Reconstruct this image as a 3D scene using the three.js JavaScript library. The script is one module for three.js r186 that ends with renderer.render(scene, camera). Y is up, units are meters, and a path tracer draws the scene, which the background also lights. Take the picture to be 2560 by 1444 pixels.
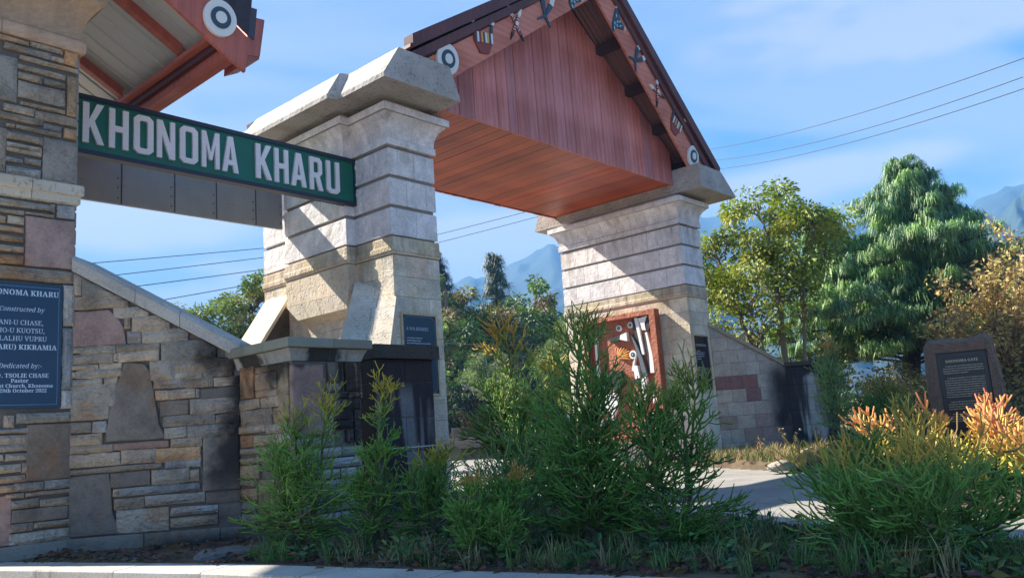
import * as THREE from 'three';
import { mergeGeometries } from 'three/addons/utils/BufferGeometryUtils.js';

// ---------------------------------------------------------------- scene, camera, sky, sun, exposure
const scene = new THREE.Scene();
const camera = new THREE.PerspectiveCamera(38.518, 2560 / 1444, 0.1, 6000);
camera.position.set(0, 0.82, 0);
camera.up.set(-0.08092845, 0.98268254, 0.16669016);
camera.lookAt(0.74029485, 0.82 + 0.17124288, -0.65010724);
scene.add(camera);

const renderer = new THREE.WebGLRenderer({ antialias: true });
renderer.setSize(1024, 577);
renderer.toneMapping = THREE.LinearToneMapping;
const EXPO = 3.4;
renderer.toneMappingExposure = EXPO;
renderer.shadowMap.enabled = true;

const SUN = new THREE.Vector3(-0.34, 0.92, -1).normalize();

// ---------------------------------------------------------------- random numbers and noise
function rng(seed) {
  let a = seed >>> 0;
  return () => { a = (a + 0x6D2B79F5) | 0; let t = Math.imul(a ^ (a >>> 15), 1 | a); t = (t + Math.imul(t ^ (t >>> 7), 61 | t)) ^ t; return ((t ^ (t >>> 14)) >>> 0) / 4294967296; };
}
const hash2 = (x, y, s) => { let h = Math.imul(x, 374761393) ^ Math.imul(y, 668265263) ^ Math.imul(s, 2147483647 ^ 9173); h = Math.imul(h ^ (h >>> 13), 1274126177); return ((h ^ (h >>> 16)) >>> 0) / 4294967296; };
const fade = t => t * t * (3 - 2 * t);
const mix = (a, b, t) => a + (b - a) * t;
const clamp = (x, a = 0, b = 1) => Math.min(b, Math.max(a, x));
const sstep = (a, b, x) => { const t = clamp((x - a) / (b - a)); return t * t * (3 - 2 * t); };
function vnoise(x, y, s, per = 0) {
  const x0 = Math.floor(x), y0 = Math.floor(y), fx = fade(x - x0), fy = fade(y - y0);
  const w = v => per ? ((v % per) + per) % per : v;
  const a = hash2(w(x0), w(y0), s), b = hash2(w(x0 + 1), w(y0), s), c = hash2(w(x0), w(y0 + 1), s), d = hash2(w(x0 + 1), w(y0 + 1), s);
  return mix(mix(a, b, fx), mix(c, d, fx), fy);
}
function fbm(x, y, s, oct = 4, per = 0, gain = 0.5) {
  let v = 0, a = 1, n = 0, f = 1;
  for (let i = 0; i < oct; i++) { v += a * vnoise(x * f, y * f, s + i * 17, per ? per * f : 0); n += a; a *= gain; f *= 2; }
  return v / n;
}

// sky: blue with thin streaked cloud, paler towards the horizon and the sun
function skyTexture() {
  const w = 1024, h = 512, data = new Float32Array(w * h * 4);
  for (let j = 0; j < h; j++) for (let i = 0; i < w; i++) {
    const el = ((j + 0.5) / h - 0.5) * Math.PI, az = ((i + 0.5) / w - 0.5) * 2 * Math.PI;
    const y = Math.sin(el), x = Math.cos(el) * Math.cos(az), z = Math.cos(el) * Math.sin(az);
    let r, g, b;
    const yy = Math.max(0, y), E2 = el * 180 / Math.PI, A2 = Math.atan2(x, -z) * 180 / Math.PI;     // elevation and bearing in degrees
    const ramp = (q) => { const T = [0, 0.10, 0.22, 0.34, 0.5, 1]; for (let k = 0; k < 5; k++) if (yy <= T[k + 1]) return mix(q[k], q[k + 1], (yy - T[k]) / (T[k + 1] - T[k])); return q[5]; };
    r = ramp([0.62, 0.46, 0.27, 0.175, 0.115, 0.06]); g = ramp([0.82, 0.72, 0.565, 0.46, 0.36, 0.23]); b = ramp([0.99, 1.0, 1.0, 0.97, 0.88, 0.66]);
    const d = Math.max(0, x * SUN.x + y * SUN.y + z * SUN.z);
    const glow = 0.16 * Math.pow(d, 2) + 0.30 * Math.pow(d, 8) + 1.1 * Math.pow(d, 70);
    r += glow * 0.80; g += glow * 0.85; b += glow * 0.72;
    const px = x / (yy + 0.16), pz = z / (yy + 0.16);
    const ax = px * 0.80 + pz * 0.60, az2 = -px * 0.60 + pz * 0.80;
    const wx = fbm(ax * 0.9 + 7, az2 * 0.9, 5, 3) - 0.5;
    const n1 = fbm(ax * 0.55 + wx * 1.2 + 3.1, az2 * 1.9 + wx * 1.6 + 1.7, 11, 6, 0, 0.55), n2 = fbm(A2 * 0.09 + 3, E2 * 0.35, 23, 5), n3 = fbm(A2 * 0.30, E2 * 1.3 + A2 * 0.12, 29, 5);
    const lobe = (a0, w, e0, h2) => Math.exp(-Math.pow((A2 - a0) / w, 2) - Math.pow((E2 - e0) / h2, 2));
    let c = 0.6 * sstep(0.44, 0.66, n1) * sstep(8, 16, E2);                                         // thin cirrus overall
    c = Math.max(c, sstep(19.5, 23.5, E2 - (A2 - 70) * -0.10 + (n2 - 0.5) * 5) * Math.exp(-Math.pow((A2 - 80) / 17, 2)) * sstep(60, 30, E2) * (1.25 + 2.0 * (n3 - 0.45)));
    c = Math.max(c, (sstep(18.5, 11.5, E2 + (n2 - 0.5) * 11) * (0.35 + 0.9 * n3)) * sstep(0.38, 0.62, n2 + 0.08));       // bank of cloud low over the hills
    c = Math.max(c, 2.6 * lobe(70, 8, 15.0 + (A2 - 70) * 0.03, 1.2) * (0.4 + 0.9 * n3), 2.3 * lobe(47, 7, 13.4, 2.1) * (0.5 + 0.7 * n3), 2.0 * lobe(23, 9, 14.8, 1.8) * (0.5 + 0.7 * n3));
    c = clamp(c) * sstep(-0.02, 0.05, y);
    const cl = 0.94 + 0.35 * Math.pow(d, 3), warm = sstep(26, 12, E2);
    r = mix(r, cl * mix(0.72, 0.97, warm), c * 0.92); g = mix(g, cl * mix(0.80, 0.99, warm), c * 0.92); b = mix(b, cl * mix(0.93, 1.03, warm), c * 0.92);
    if (y < 0) { const k = sstep(0, -0.12, y); r = mix(r, 0.20, k); g = mix(g, 0.21, k); b = mix(b, 0.19, k); }
    const o = (j * w + i) * 4; data[o] = r / EXPO; data[o + 1] = g / EXPO; data[o + 2] = b / EXPO; data[o + 3] = 1;
  }
  const tx = new THREE.DataTexture(data, w, h, THREE.RGBAFormat, THREE.FloatType);
  tx.mapping = THREE.EquirectangularReflectionMapping; tx.magFilter = tx.minFilter = THREE.LinearFilter; tx.wrapS = THREE.RepeatWrapping; tx.needsUpdate = true;
  return tx;
}
const sky = skyTexture();
scene.background = sky; scene.environment = sky; scene.environmentIntensity = 1; scene.backgroundIntensity = 1;

const sun = new THREE.DirectionalLight(new THREE.Color(1.0, 0.93, 0.82), 5);
sun.position.copy(SUN).multiplyScalar(60).add(new THREE.Vector3(11, 0, -8));
sun.target.position.set(11, 0, -8); sun.castShadow = true;
sun.shadow.mapSize.set(4096, 4096);
Object.assign(sun.shadow.camera, { left: -30, right: 30, top: 30, bottom: -30, near: 1, far: 140 });
scene.add(sun, sun.target);

scene.fog = new THREE.FogExp2(new THREE.Color(0.17, 0.48, 1.0), 0.00105);

// ---------------------------------------------------------------- textures
function dataTex(n, fn, srgb, rep = 1) {
  const d = new Uint8Array(n * n * 4);
  for (let j = 0; j < n; j++) for (let i = 0; i < n; i++) {
    const c = fn(i / n, j / n), o = (j * n + i) * 4;
    d[o] = 255 * clamp(c[0]); d[o + 1] = 255 * clamp(c[1]); d[o + 2] = 255 * clamp(c[2]); d[o + 3] = 255;
  }
  const t = new THREE.DataTexture(d, n, n, THREE.RGBAFormat);
  if (srgb) t.colorSpace = THREE.SRGBColorSpace;
  t.wrapS = t.wrapT = THREE.RepeatWrapping; t.magFilter = THREE.LinearFilter; t.minFilter = THREE.LinearMipmapLinearFilter; t.generateMipmaps = true; t.anisotropy = 8;
  t.repeat.set(rep, rep); t.needsUpdate = true; return t;
}
const lin2s = v => v <= 0.0031308 ? v * 12.92 : 1.055 * Math.pow(v, 1 / 2.4) - 0.055;
// split rock: ledges and pits
const T_rock = dataTex(1024, (u, v) => { const a = fbm(u * 6, v * 6, 1, 4, 6), b = fbm(u * 40, v * 64, 2, 3, 8), c = fbm(u * 3, v * 3, 9, 2, 3); const k = 0.78 + 0.34 * (a - 0.5) + 0.30 * (b - 0.5); return [lin2s(k * (1.0 + 0.16 * (c - 0.5))), lin2s(k), lin2s(k * (1.0 - 0.2 * (c - 0.5)))]; }, true, 1 / 1.3);
const B_rock = dataTex(1024, (u, v) => { const a = fbm(u * 10, v * 18, 31, 4, 2), b = Math.abs(fbm(u * 16, v * 24, 7, 4, 8) - 0.5) * 2, c = vnoise(u * 190, v * 190, 3, 190); const h = 0.45 * a + 0.55 * (1 - b) * 0.9 + 0.1 * c; return [h, h, h]; }, false, 1 / 1.3);
// cement render with trowel blotches and hairline scratches
const T_plaster = dataTex(1024, (u, v) => { const a = fbm(u * 5, v * 5, 41, 5, 5), b = fbm(u * 14, v * 50, 43, 3, 2), c = sstep(0.70, 0.86, fbm(u * 24, v * 24, 47, 3, 8)); const k = 0.84 + 0.30 * (a - 0.5) + 0.13 * (b - 0.5) - 0.10 * c; return [lin2s(k * 1.01), lin2s(k), lin2s(k * 0.985)]; }, true, 1 / 1.7);
const B_plaster = dataTex(1024, (u, v) => { const a = fbm(u * 12, v * 12, 53, 5, 4), b = 1 - Math.abs(fbm(u * 9, v * 9, 59, 4, 3) - 0.5) * 2; const h = 0.55 * a + 0.45 * Math.pow(b, 3); return [h, h, h]; }, false, 1 / 1.7);
// sandstone with pits and runs of damp
const T_sand = dataTex(1024, (u, v) => { const a = fbm(u * 4, v * 4, 61, 5, 4), b = fbm(u * 30, v * 4, 67, 3, 2), p = sstep(0.66, 0.78, fbm(u * 48, v * 48, 71, 2, 16)); const k = 0.82 + 0.34 * (a - 0.5) + 0.16 * (b - 0.5) - 0.22 * p; return [lin2s(k), lin2s(k * (0.99 + 0.05 * (a - 0.5))), lin2s(k * (0.97 + 0.16 * (a - 0.5)))]; }, true, 1 / 1.6);
const B_sand = dataTex(1024, (u, v) => { const a = fbm(u * 14, v * 14, 73, 5, 7), p = sstep(0.60, 0.78, fbm(u * 48, v * 48, 71, 2, 16)), s = fbm(u * 90, v * 90, 79, 2, 30); const h = 0.72 * a + 0.22 * s - 0.35 * p + 0.2; return [h, h, h]; }, false, 1 / 1.6);
// painted timber: grain along v
const T_wood = dataTex(1024, (u, v) => { const a = fbm(u * 60, v * 2.2 + 0.3 * fbm(u * 6, v * 2, 81, 2, 2), 83, 4, 2), b = fbm(u * 6, v * 3, 89, 4, 3), k2 = sstep(0.76, 0.84, fbm(u * 30, v * 16, 97, 2, 2)); const dr = fbm(u * 22, v * 1.2, 87, 3, 2); const k = 0.82 + 0.34 * (a - 0.5) + 0.44 * (b - 0.5) + 0.30 * (dr - 0.5) - 0.55 * k2; return [lin2s(k), lin2s(k * (0.98 + 0.3 * (b - 0.5))), lin2s(k * (0.98 + 0.5 * (b - 0.5)))]; }, true, 1 / 1.5);
const B_wood = dataTex(1024, (u, v) => { const a = fbm(u * 70, v * 2.5, 101, 4, 5), h = a; return [h, h, h]; }, false, 1 / 1.5);
// concrete and asphalt
const T_conc = dataTex(1024, (u, v) => { const a = fbm(u * 6, v * 6, 107, 5, 6), c = fbm(u * 200, v * 200, 109, 1, 200), cr = sstep(0.03, 0.0, Math.abs(fbm(u * 4, v * 4, 119, 4, 4) - 0.5)) * sstep(0.5, 0.7, fbm(u * 3, v * 3, 121, 2, 3)), k = 0.84 + 0.44 * (a - 0.5) + 0.26 * (c - 0.5) - 0.32 * cr; return [lin2s(k), lin2s(k * 0.99), lin2s(k * 0.96)]; }, true, 1 / 2.2);
const B_conc = dataTex(512, (u, v) => { const h = 0.6 * fbm(u * 120, v * 120, 113, 2, 60) + 0.4 * fbm(u * 10, v * 10, 127, 3, 10); return [h, h, h]; }, false, 1 / 1.1);
const T_soil = dataTex(1024, (u, v) => { const a = fbm(u * 9, v * 9, 131, 6, 9), c = fbm(u * 60, v * 60, 137, 2, 60), k = 0.7 + 0.7 * (a - 0.5) + 0.4 * (c - 0.5); return [lin2s(k), lin2s(k * (0.92 + 0.25 * (a - 0.5))), lin2s(k * 0.86)]; }, true, 1 / 3);
const B_bark = dataTex(512, (u, v) => { const h = fbm(u * 24, v * 5, 139, 4, 1); return [h, h, h]; }, false, 1 / 0.8);

const lin = (r, g, b) => new THREE.Color().setRGB(r, g, b);
function std(o) { return new THREE.MeshStandardMaterial({ roughness: 0.9, metalness: 0, vertexColors: true, ...o }); }
const M = {
  cap: std({ map: T_sand, bumpMap: B_sand, bumpScale: 0.016, color: lin(0.50, 0.46, 0.42) }),
  rock: std({ color: lin(0.40, 0.38, 0.35), map: T_rock, bumpMap: B_rock, bumpScale: 0.016, roughness: 0.86 }),
  rockFlat: std({ color: lin(0.42, 0.40, 0.37), map: T_rock, bumpMap: B_rock, bumpScale: 0.006, roughness: 0.8 }),
  mortar: std({ map: T_conc, color: lin(0.175, 0.15, 0.13), bumpMap: B_conc, bumpScale: 0.004 }),
  plaster: std({ map: T_plaster, bumpMap: B_plaster, bumpScale: 0.009, color: lin(0.78, 0.745, 0.715) }),
  sand: std({ map: T_sand, bumpMap: B_sand, bumpScale: 0.010, color: lin(0.74, 0.64, 0.50) }),
  groove: std({ map: T_plaster, color: lin(0.30, 0.285, 0.27) }),
  conc: std({ map: T_conc, bumpMap: B_conc, bumpScale: 0.002, color: lin(0.50, 0.47, 0.42) }),
  road: std({ map: T_conc, bumpMap: B_conc, bumpScale: 0.004, color: lin(0.56, 0.52, 0.46) }),
  road2: std({ map: T_conc, bumpMap: B_conc, bumpScale: 0.004, color: lin(0.30, 0.282, 0.255) }),
  soil: std({ map: T_soil, color: lin(0.16, 0.115, 0.07) }),
  gable: std({ map: T_wood, bumpMap: B_wood, bumpScale: 0.003, color: lin(0.72, 0.26, 0.23), roughness: 0.6 }),
  soffit: std({ map: T_wood, bumpMap: B_wood, bumpScale: 0.002, color: lin(0.45, 0.088, 0.03), roughness: 0.42 }),
  barge: std({ map: T_wood, bumpMap: B_wood, bumpScale: 0.002, color: lin(0.70, 0.25, 0.17), roughness: 0.6 }),
  trim: std({ map: T_wood, color: lin(0.13, 0.038, 0.036), roughness: 0.5 }),
  dark: std({ color: lin(0.035, 0.03, 0.03) }),
  sheetDark: std({ color: lin(0.24, 0.12, 0.10), roughness: 0.5, metalness: 0.2 }),
  sheetLight: std({ color: lin(0.52, 0.53, 0.50), roughness: 0.45, metalness: 0.1 }),
  redsteel: std({ map: T_wood, color: lin(0.50, 0.135, 0.095), roughness: 0.5 }),
  paint: std({ roughness: 0.6 }),
  granite: std({ roughness: 0.22 }),
  twig: new THREE.MeshPhysicalMaterial({ vertexColors: true, roughness: 0.82, metalness: 0 }),
  leaf: new THREE.MeshPhysicalMaterial({ vertexColors: true, roughness: 0.75, transmission: 0.42, thickness: 0, side: THREE.DoubleSide }),
  bark: std({ bumpMap: B_bark, bumpScale: 0.02 }),
};
// ---------------------------------------------------------------- geometry helpers
const V = (x, y, z) => new THREE.Vector3(x, y, z);
class G {                       // a triangle collector: flat faces, uv in metres, one tint per face
  constructor() { this.p = []; this.u = []; this.c = []; }
  tri(a, b, c, tint = [1, 1, 1], uvf = null) {
    const n = V().crossVectors(V().subVectors(b, a), V().subVectors(c, a));
    if (n.lengthSq() < 1e-16) return this;
    n.normalize();
    for (const q of [a, b, c]) {
      this.p.push(q.x, q.y, q.z); this.c.push(tint[0], tint[1], tint[2]);
      if (uvf) { const w = uvf(q, n); this.u.push(w[0], w[1]); }
      else if (Math.abs(n.y) > 0.75) this.u.push(q.x, q.z);
      else { const l = Math.hypot(n.x, n.z); this.u.push((n.z * q.x - n.x * q.z) / l, q.y); }
    }
    return this;
  }
  quad(a, b, c, d, tint, uvf) { return this.tri(a, b, c, tint, uvf).tri(a, c, d, tint, uvf); }
  box(x0, y0, z0, x1, y1, z1, tint, uvf) {
    const q = (i, j, k) => V(i ? x1 : x0, j ? y1 : y0, k ? z1 : z0);
    this.quad(q(0, 0, 1), q(1, 0, 1), q(1, 1, 1), q(0, 1, 1), tint, uvf).quad(q(1, 0, 0), q(0, 0, 0), q(0, 1, 0), q(1, 1, 0), tint, uvf);
    this.quad(q(0, 0, 0), q(0, 0, 1), q(0, 1, 1), q(0, 1, 0), tint, uvf).quad(q(1, 0, 1), q(1, 0, 0), q(1, 1, 0), q(1, 1, 1), tint, uvf);
    return this.quad(q(0, 1, 1), q(1, 1, 1), q(1, 1, 0), q(0, 1, 0), tint, uvf).quad(q(0, 0, 0), q(1, 0, 0), q(1, 0, 1), q(0, 0, 1), tint, uvf);
  }
  // polygon (array of Vector3) swept by vector d, closed
  sweep(poly, d, tint, uvf) {
    const o = poly.map(q => q.clone().add(d)), n = poly.length;
    const nx = V(); for (let i = 0; i < n; i++) { const a = poly[i], b = poly[(i + 1) % n]; nx.add(V().crossVectors(a, b)); }
    const ax = Math.abs(nx.x), ay = Math.abs(nx.y), az = Math.abs(nx.z);
    const f2 = q => ax > ay && ax > az ? new THREE.Vector2(q.y, q.z) : ay > az ? new THREE.Vector2(q.x, q.z) : new THREE.Vector2(q.x, q.y);
    for (const [i, j, k] of THREE.ShapeUtils.triangulateShape(poly.map(f2), [])) { this.tri(poly[i], poly[j], poly[k], tint, uvf); this.tri(o[k], o[j], o[i], tint, uvf); }
    for (let i = 0; i < n; i++) { const j = (i + 1) % n; this.quad(poly[j], poly[i], o[i], o[j], tint, uvf); }
    return this;
  }
  // a bent round bar through points with radii and colours
  tube(pts, rad, sides, cols) {
    const n = pts.length, rings = [];
    let ref = V(0.3, 0.1, 0.9);
    for (let i = 0; i < n; i++) {
      const t = V().subVectors(pts[Math.min(n - 1, i + 1)], pts[Math.max(0, i - 1)]).normalize();
      if (Math.abs(t.dot(ref)) > 0.95) ref = V(0.9, 0.2, -0.2);
      const a = V().crossVectors(t, ref).normalize(), b = V().crossVectors(t, a);
      const r = []; for (let s = 0; s < sides; s++) { const th = s / sides * 2 * Math.PI; r.push(pts[i].clone().addScaledVector(a, Math.cos(th) * rad[i]).addScaledVector(b, Math.sin(th) * rad[i])); }
      rings.push(r);
    }
    for (let i = 0; i < n - 1; i++) for (let s = 0; s < sides; s++) {
      const s2 = (s + 1) % sides, A = rings[i][s], B = rings[i][s2], C = rings[i + 1][s2], D = rings[i + 1][s], c0 = cols[i], c1 = cols[i + 1];
      const u0 = s / sides * 0.3, u1 = (s + 1) / sides * 0.3;
      this.p.push(A.x, A.y, A.z, C.x, C.y, C.z, B.x, B.y, B.z, A.x, A.y, A.z, D.x, D.y, D.z, C.x, C.y, C.z);
      this.u.push(u0, pts[i].y, u1, pts[i + 1].y, u1, pts[i].y, u0, pts[i].y, u0, pts[i + 1].y, u1, pts[i + 1].y);
      this.c.push(...c0, ...c1, ...c0, ...c0, ...c1, ...c1);
    }
    const e = rings[n - 1], tip = pts[n - 1], ct = cols[n - 1];
    for (let s = 0; s < sides; s++) { const A = e[s], B = e[(s + 1) % sides]; this.p.push(A.x, A.y, A.z, tip.x, tip.y, tip.z, B.x, B.y, B.z); this.u.push(0, 0, 0, 0, 0, 0); this.c.push(...ct, ...ct, ...ct); }
    return this;
  }
  geo(smooth) {
    let g = new THREE.BufferGeometry();
    g.setAttribute('position', new THREE.Float32BufferAttribute(this.p, 3));
    g.setAttribute('uv', new THREE.Float32BufferAttribute(this.u, 2));
    g.setAttribute('color', new THREE.Float32BufferAttribute(this.c, 3));
    g.computeVertexNormals(); return g;
  }
  build(name, mat, parent, tags) { return put(name, this.geo(), mat, parent, tags); }
}
const taken = {};
function numbered(name) { const k = taken[name] = (taken[name] ?? -1) + 1; return k ? `${name}_${String(k).padStart(3, '0')}` : name; }
function put(name, geo, mat, parent, tags) {
  const m = new THREE.Mesh(geo, mat); m.castShadow = m.receiveShadow = true;
  if (parent) { m.name = name; parent.add(m); } else { m.name = numbered(name); scene.add(m); }
  if (tags) Object.assign(m.userData, tags);
  return m;
}
function thing(name, label, category, group, at = [0, 0, 0]) {
  const o = new THREE.Group(); o.name = numbered(name); o.position.set(...at); scene.add(o);
  o.userData = { label, category }; if (group) o.userData.group = group; return o;
}
// geometry keeps world coordinates; this shifts a finished group's origin to its base
function rebase(o, x, y, z) {
  o.position.set(x, y, z);
  for (const c of o.children) c.position.set(c.position.x - x, c.position.y - y, c.position.z - z);
}
const tintOf = (r, spread = 0.1, hue = 0.04) => { const k = 1 + (r() - 0.5) * 2 * spread, h = (r() - 0.5) * 2 * hue; return [k * (1 + h), k, k * (1 - h)]; };

// stone face in a wall frame: o origin, u along the wall, n outward; poly in (u, v) metres, counter-clockwise from outside
function frame(ox, oy, oz, ux, uz) { const u = V(ux, 0, uz).normalize(); return { o: V(ox, oy, oz), u, n: V(-u.z, 0, u.x) }; }
const at = (f, u, v, d = 0) => f.o.clone().addScaledVector(f.u, u).addScaledVector(f.n, d).add(V(0, v, 0));
function clipPoly(poly, fn) {           // keep fn(u, v) >= 0
  const out = [];
  for (let i = 0; i < poly.length; i++) {
    const a = poly[i], b = poly[(i + 1) % poly.length], fa = fn(a[0], a[1]), fb = fn(b[0], b[1]);
    if (fa >= 0) out.push(a);
    if ((fa >= 0) !== (fb >= 0)) { const t = fa / (fa - fb); out.push([mix(a[0], b[0], t), mix(a[1], b[1], t)]); }
  }
  return out;
}
function roughen(poly, r, amt, step) {
  const out = [];
  for (let i = 0; i < poly.length; i++) {
    const a = poly[i], b = poly[(i + 1) % poly.length], L = Math.hypot(b[0] - a[0], b[1] - a[1]), n = Math.max(1, Math.min(4, Math.round(L / step)));
    for (let k = 0; k < n; k++) { const t = k / n; out.push([mix(a[0], b[0], t) + (r() - 0.5) * amt, mix(a[1], b[1], t) + (r() - 0.5) * amt]); }
  }
  return out;
}
function insetPoly(poly, d) {
  let cx = 0, cy = 0; for (const q of poly) { cx += q[0] / poly.length; cy += q[1] / poly.length; }
  let x0 = 1e9, x1 = -1e9, y0 = 1e9, y1 = -1e9; for (const q of poly) { x0 = Math.min(x0, q[0]); x1 = Math.max(x1, q[0]); y0 = Math.min(y0, q[1]); y1 = Math.max(y1, q[1]); }
  const kx = Math.max(0.35, 1 - 2 * d / (x1 - x0)), ky = Math.max(0.3, 1 - 2 * d / (y1 - y0));
  return poly.map(q => [cx + (q[0] - cx) * kx, cy + (q[1] - cy) * ky]);
}
function stoneGeo(poly, f, { proud = 0.02, bulge = 0.012, back = -0.03, bevel = 0.01, r, tint, uvf }) {
  const g = new G(), P2 = insetPoly(poly, bevel), P3 = insetPoly(poly, 0.035 + bevel), n = poly.length;
  const A = poly.map(q => at(f, q[0], q[1], back)), B = poly.map(q => at(f, q[0], q[1], proud - bevel * 0.6));
  const C = P2.map(q => at(f, q[0], q[1], proud + (r() - 0.3) * bulge * 0.5)), D = P3.map(q => at(f, q[0], q[1], proud + bulge * (0.5 + r() * 0.9)));
  for (let i = 0; i < n; i++) { const j = (i + 1) % n; g.quad(A[i], A[j], B[j], B[i], tint, uvf); g.quad(B[i], B[j], C[j], C[i], tint, uvf); g.quad(C[i], C[j], D[j], D[i], tint, uvf); }
  for (const [i, j, k] of THREE.ShapeUtils.triangulateShape(P3.map(q => new THREE.Vector2(q[0], q[1])), [])) g.tri(D[i], D[j], D[k], tint, uvf);
  return g.geo();
}
const rect = (u0, v0, u1, v1) => [[u0, v0], [u1, v0], [u1, v1], [u0, v1]];

// run of a profile along the edges of a plan outline with mitred corners
class Outline {
  constructor(pts, side) {       // side +1: outward is (dz, -dx) of each edge
    this.p = pts; const n = pts.length; this.e = []; this.m = [];
    for (let i = 0; i < n; i++) { const a = pts[i], b = pts[(i + 1) % n], L = Math.hypot(b[0] - a[0], b[1] - a[1]), d = [(b[0] - a[0]) / L, (b[1] - a[1]) / L]; this.e.push({ L, d, n: [d[1] * side, -d[0] * side] }); }
    for (let i = 0; i < n; i++) { const a = this.e[(i + n - 1) % n].n, b = this.e[i].n, k = 1 + a[0] * b[0] + a[1] * b[1]; this.m.push([(a[0] + b[0]) / k, (a[1] + b[1]) / k]); }
  }
  corner(i, o) { i %= this.p.length; return [this.p[i][0] + this.m[i][0] * o, this.p[i][1] + this.m[i][1] * o]; }
  point(i, t, o) { const L = this.e[i].L; if (t <= 0) return this.corner(i, o); if (t >= L) return this.corner(i + 1, o); return [this.p[i][0] + this.e[i].d[0] * t + this.e[i].n[0] * o, this.p[i][1] + this.e[i].d[1] * t + this.e[i].n[1] * o]; }
  poly(o = 0) { return this.p.map((q, i) => this.corner(i, o)); }
}
function runGeo(ol, pieces, prof, tint, uvf) {   // pieces [edge, t0, t1] in order; prof [offset, y] closed polygon
  const g = new G(), n = prof.length;
  pieces.forEach(([e, t0, t1], k) => {
    const a = prof.map(([o, y]) => { const q = ol.point(e, t0, o); return V(q[0], y, q[1]); }), b = prof.map(([o, y]) => { const q = ol.point(e, t1, o); return V(q[0], y, q[1]); });
    for (let i = 0; i < n; i++) { const j = (i + 1) % n; g.quad(a[i], b[i], b[j], a[j], tint, uvf); }
    const tr = THREE.ShapeUtils.triangulateShape(prof.map(q => new THREE.Vector2(q[0], q[1])), []);
    if (k === 0) for (const [i, j, l] of tr) g.tri(a[i], a[j], a[l], tint, uvf);
    if (k === pieces.length - 1) for (const [i, j, l] of tr) g.tri(b[l], b[j], b[i], tint, uvf);
  });
  return g.geo();
}
function prism(g, pts, y0, y1, tint, top) {        // plan polygon [x, z] extruded; top: optional plan of the upper face
  const A = pts.map(q => V(q[0], y0, q[1])), B = (top || pts).map(q => V(q[0], y1, q[1])), n = pts.length;
  for (let i = 0; i < n; i++) { const j = (i + 1) % n; g.quad(A[i], A[j], B[j], B[i], tint); }
  for (const [i, j, k] of THREE.ShapeUtils.triangulateShape(pts.map(q => new THREE.Vector2(q[0], q[1])), [])) { g.tri(A[i], A[j], A[k], tint); g.tri(B[k], B[j], B[i], tint); }
  return g;
}
// courses of blocks along chosen edges of an outline; corner blocks wrap round
function courses(ol, edges, ys, len, profOf, name, mat, parent, r, tintFn, gap = 0.008, uvf = null) {
  ys.slice(0, -1).forEach((y0, k) => {
    const y1 = ys[k + 1], list = []; let cur = [];
    edges.forEach((e, ei) => {
      const L = ol.e[e].L, cuts = [0]; let t = (k % 2 ? 0.5 : 1) * len + (r() - 0.5) * len * 0.12;
      while (t < L - 0.12) { cuts.push(t); t += len * (0.92 + r() * 0.16); }
      cuts.push(L);
      for (let i = 0; i + 1 < cuts.length; i++) {
        const first = i === 0, last = i + 2 === cuts.length;
        const a = first ? (ei === 0 ? 0 : 0) : cuts[i] + gap / 2, b = last ? L : cuts[i + 1] - gap / 2;
        if (!first) { list.push(cur); cur = []; }
        cur.push([e, a, b]);
      }
      if (edges[ei + 1] !== (e + 1) % ol.p.length) { list.push(cur); cur = []; }
    });
    if (cur.length) list.push(cur);
    for (const pc of list) if (pc.length) put(name, runGeo(ol, pc, profOf(y0, y1), tintFn(r, y0, pc), uvf), mat, parent);
  });
}
const wallMap = (w, h, n, fn) => {         // one texture for a wall face, uv in face units: stains and wear where they are on that wall
  const d = new Uint8Array(n * n * 4);
  for (let j = 0; j < n; j++) for (let i = 0; i < n; i++) {
    const u = i / n * w, v = j / n * h, gr = 0.82 + 0.40 * (fbm(u * 9, v * 9, 15, 4) - 0.5) + 0.34 * (fbm(u * 60, v * 60, 25, 2) - 0.5), c = fn(u, v), o = (j * n + i) * 4;
    for (let k = 0; k < 3; k++) d[o + k] = 255 * clamp(lin2s(clamp(gr * c[k]))); d[o + 3] = 255;
  }
  const t = new THREE.DataTexture(d, n, n, THREE.RGBAFormat); t.colorSpace = THREE.SRGBColorSpace; t.wrapS = t.wrapT = THREE.ClampToEdgeWrapping; t.magFilter = THREE.LinearFilter; t.minFilter = THREE.LinearMipmapLinearFilter; t.generateMipmaps = true; t.needsUpdate = true;
  return t;
};
// ---------------------------------------------------------------- ground, roads, kerbs, hills
const K1 = [[2.05, -9.3], [2.3, -8.9], [2.64, -8.5], [3.36, -5.83], [3.87, -2.9], [4.25, 0], [4.7, 5], [5.2, 12]];       // kerb of the road to the left gate
const K2 = [[8.62, -8.85], [8.31, -7.6], [7.4, -6.0], [6.5, -3.65], [5.9, -2.28], [5.2, 0.3], [4.95, 5], [5.4, 12]];     // kerb of the road to the big gate
const ROAD = [...K2, [8.3, 12], [7.6, 4], [7.3, 1], [7.6, -1.0], [8.35, -2.3], [10.2, -3.4], [12.9, -4.96], [15.2, -8.2], [15.75, -9.4], [16.0, -13], [19, -16], [36, -16], [26.5, -24.5], [15, -34], [-4, -45], [-9, -40], [5, -19], [8.62, -13]];
const RY = -0.15, NY = -0.2;
function inside(poly, x, z) { let c = false; for (let i = 0, j = poly.length - 1; i < poly.length; j = i++) { const [xi, zi] = poly[i], [xj, zj] = poly[j]; if ((zi > z) !== (zj > z) && x < (xj - xi) * (z - zi) / (zj - zi) + xi) c = !c; } return c; }
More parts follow.
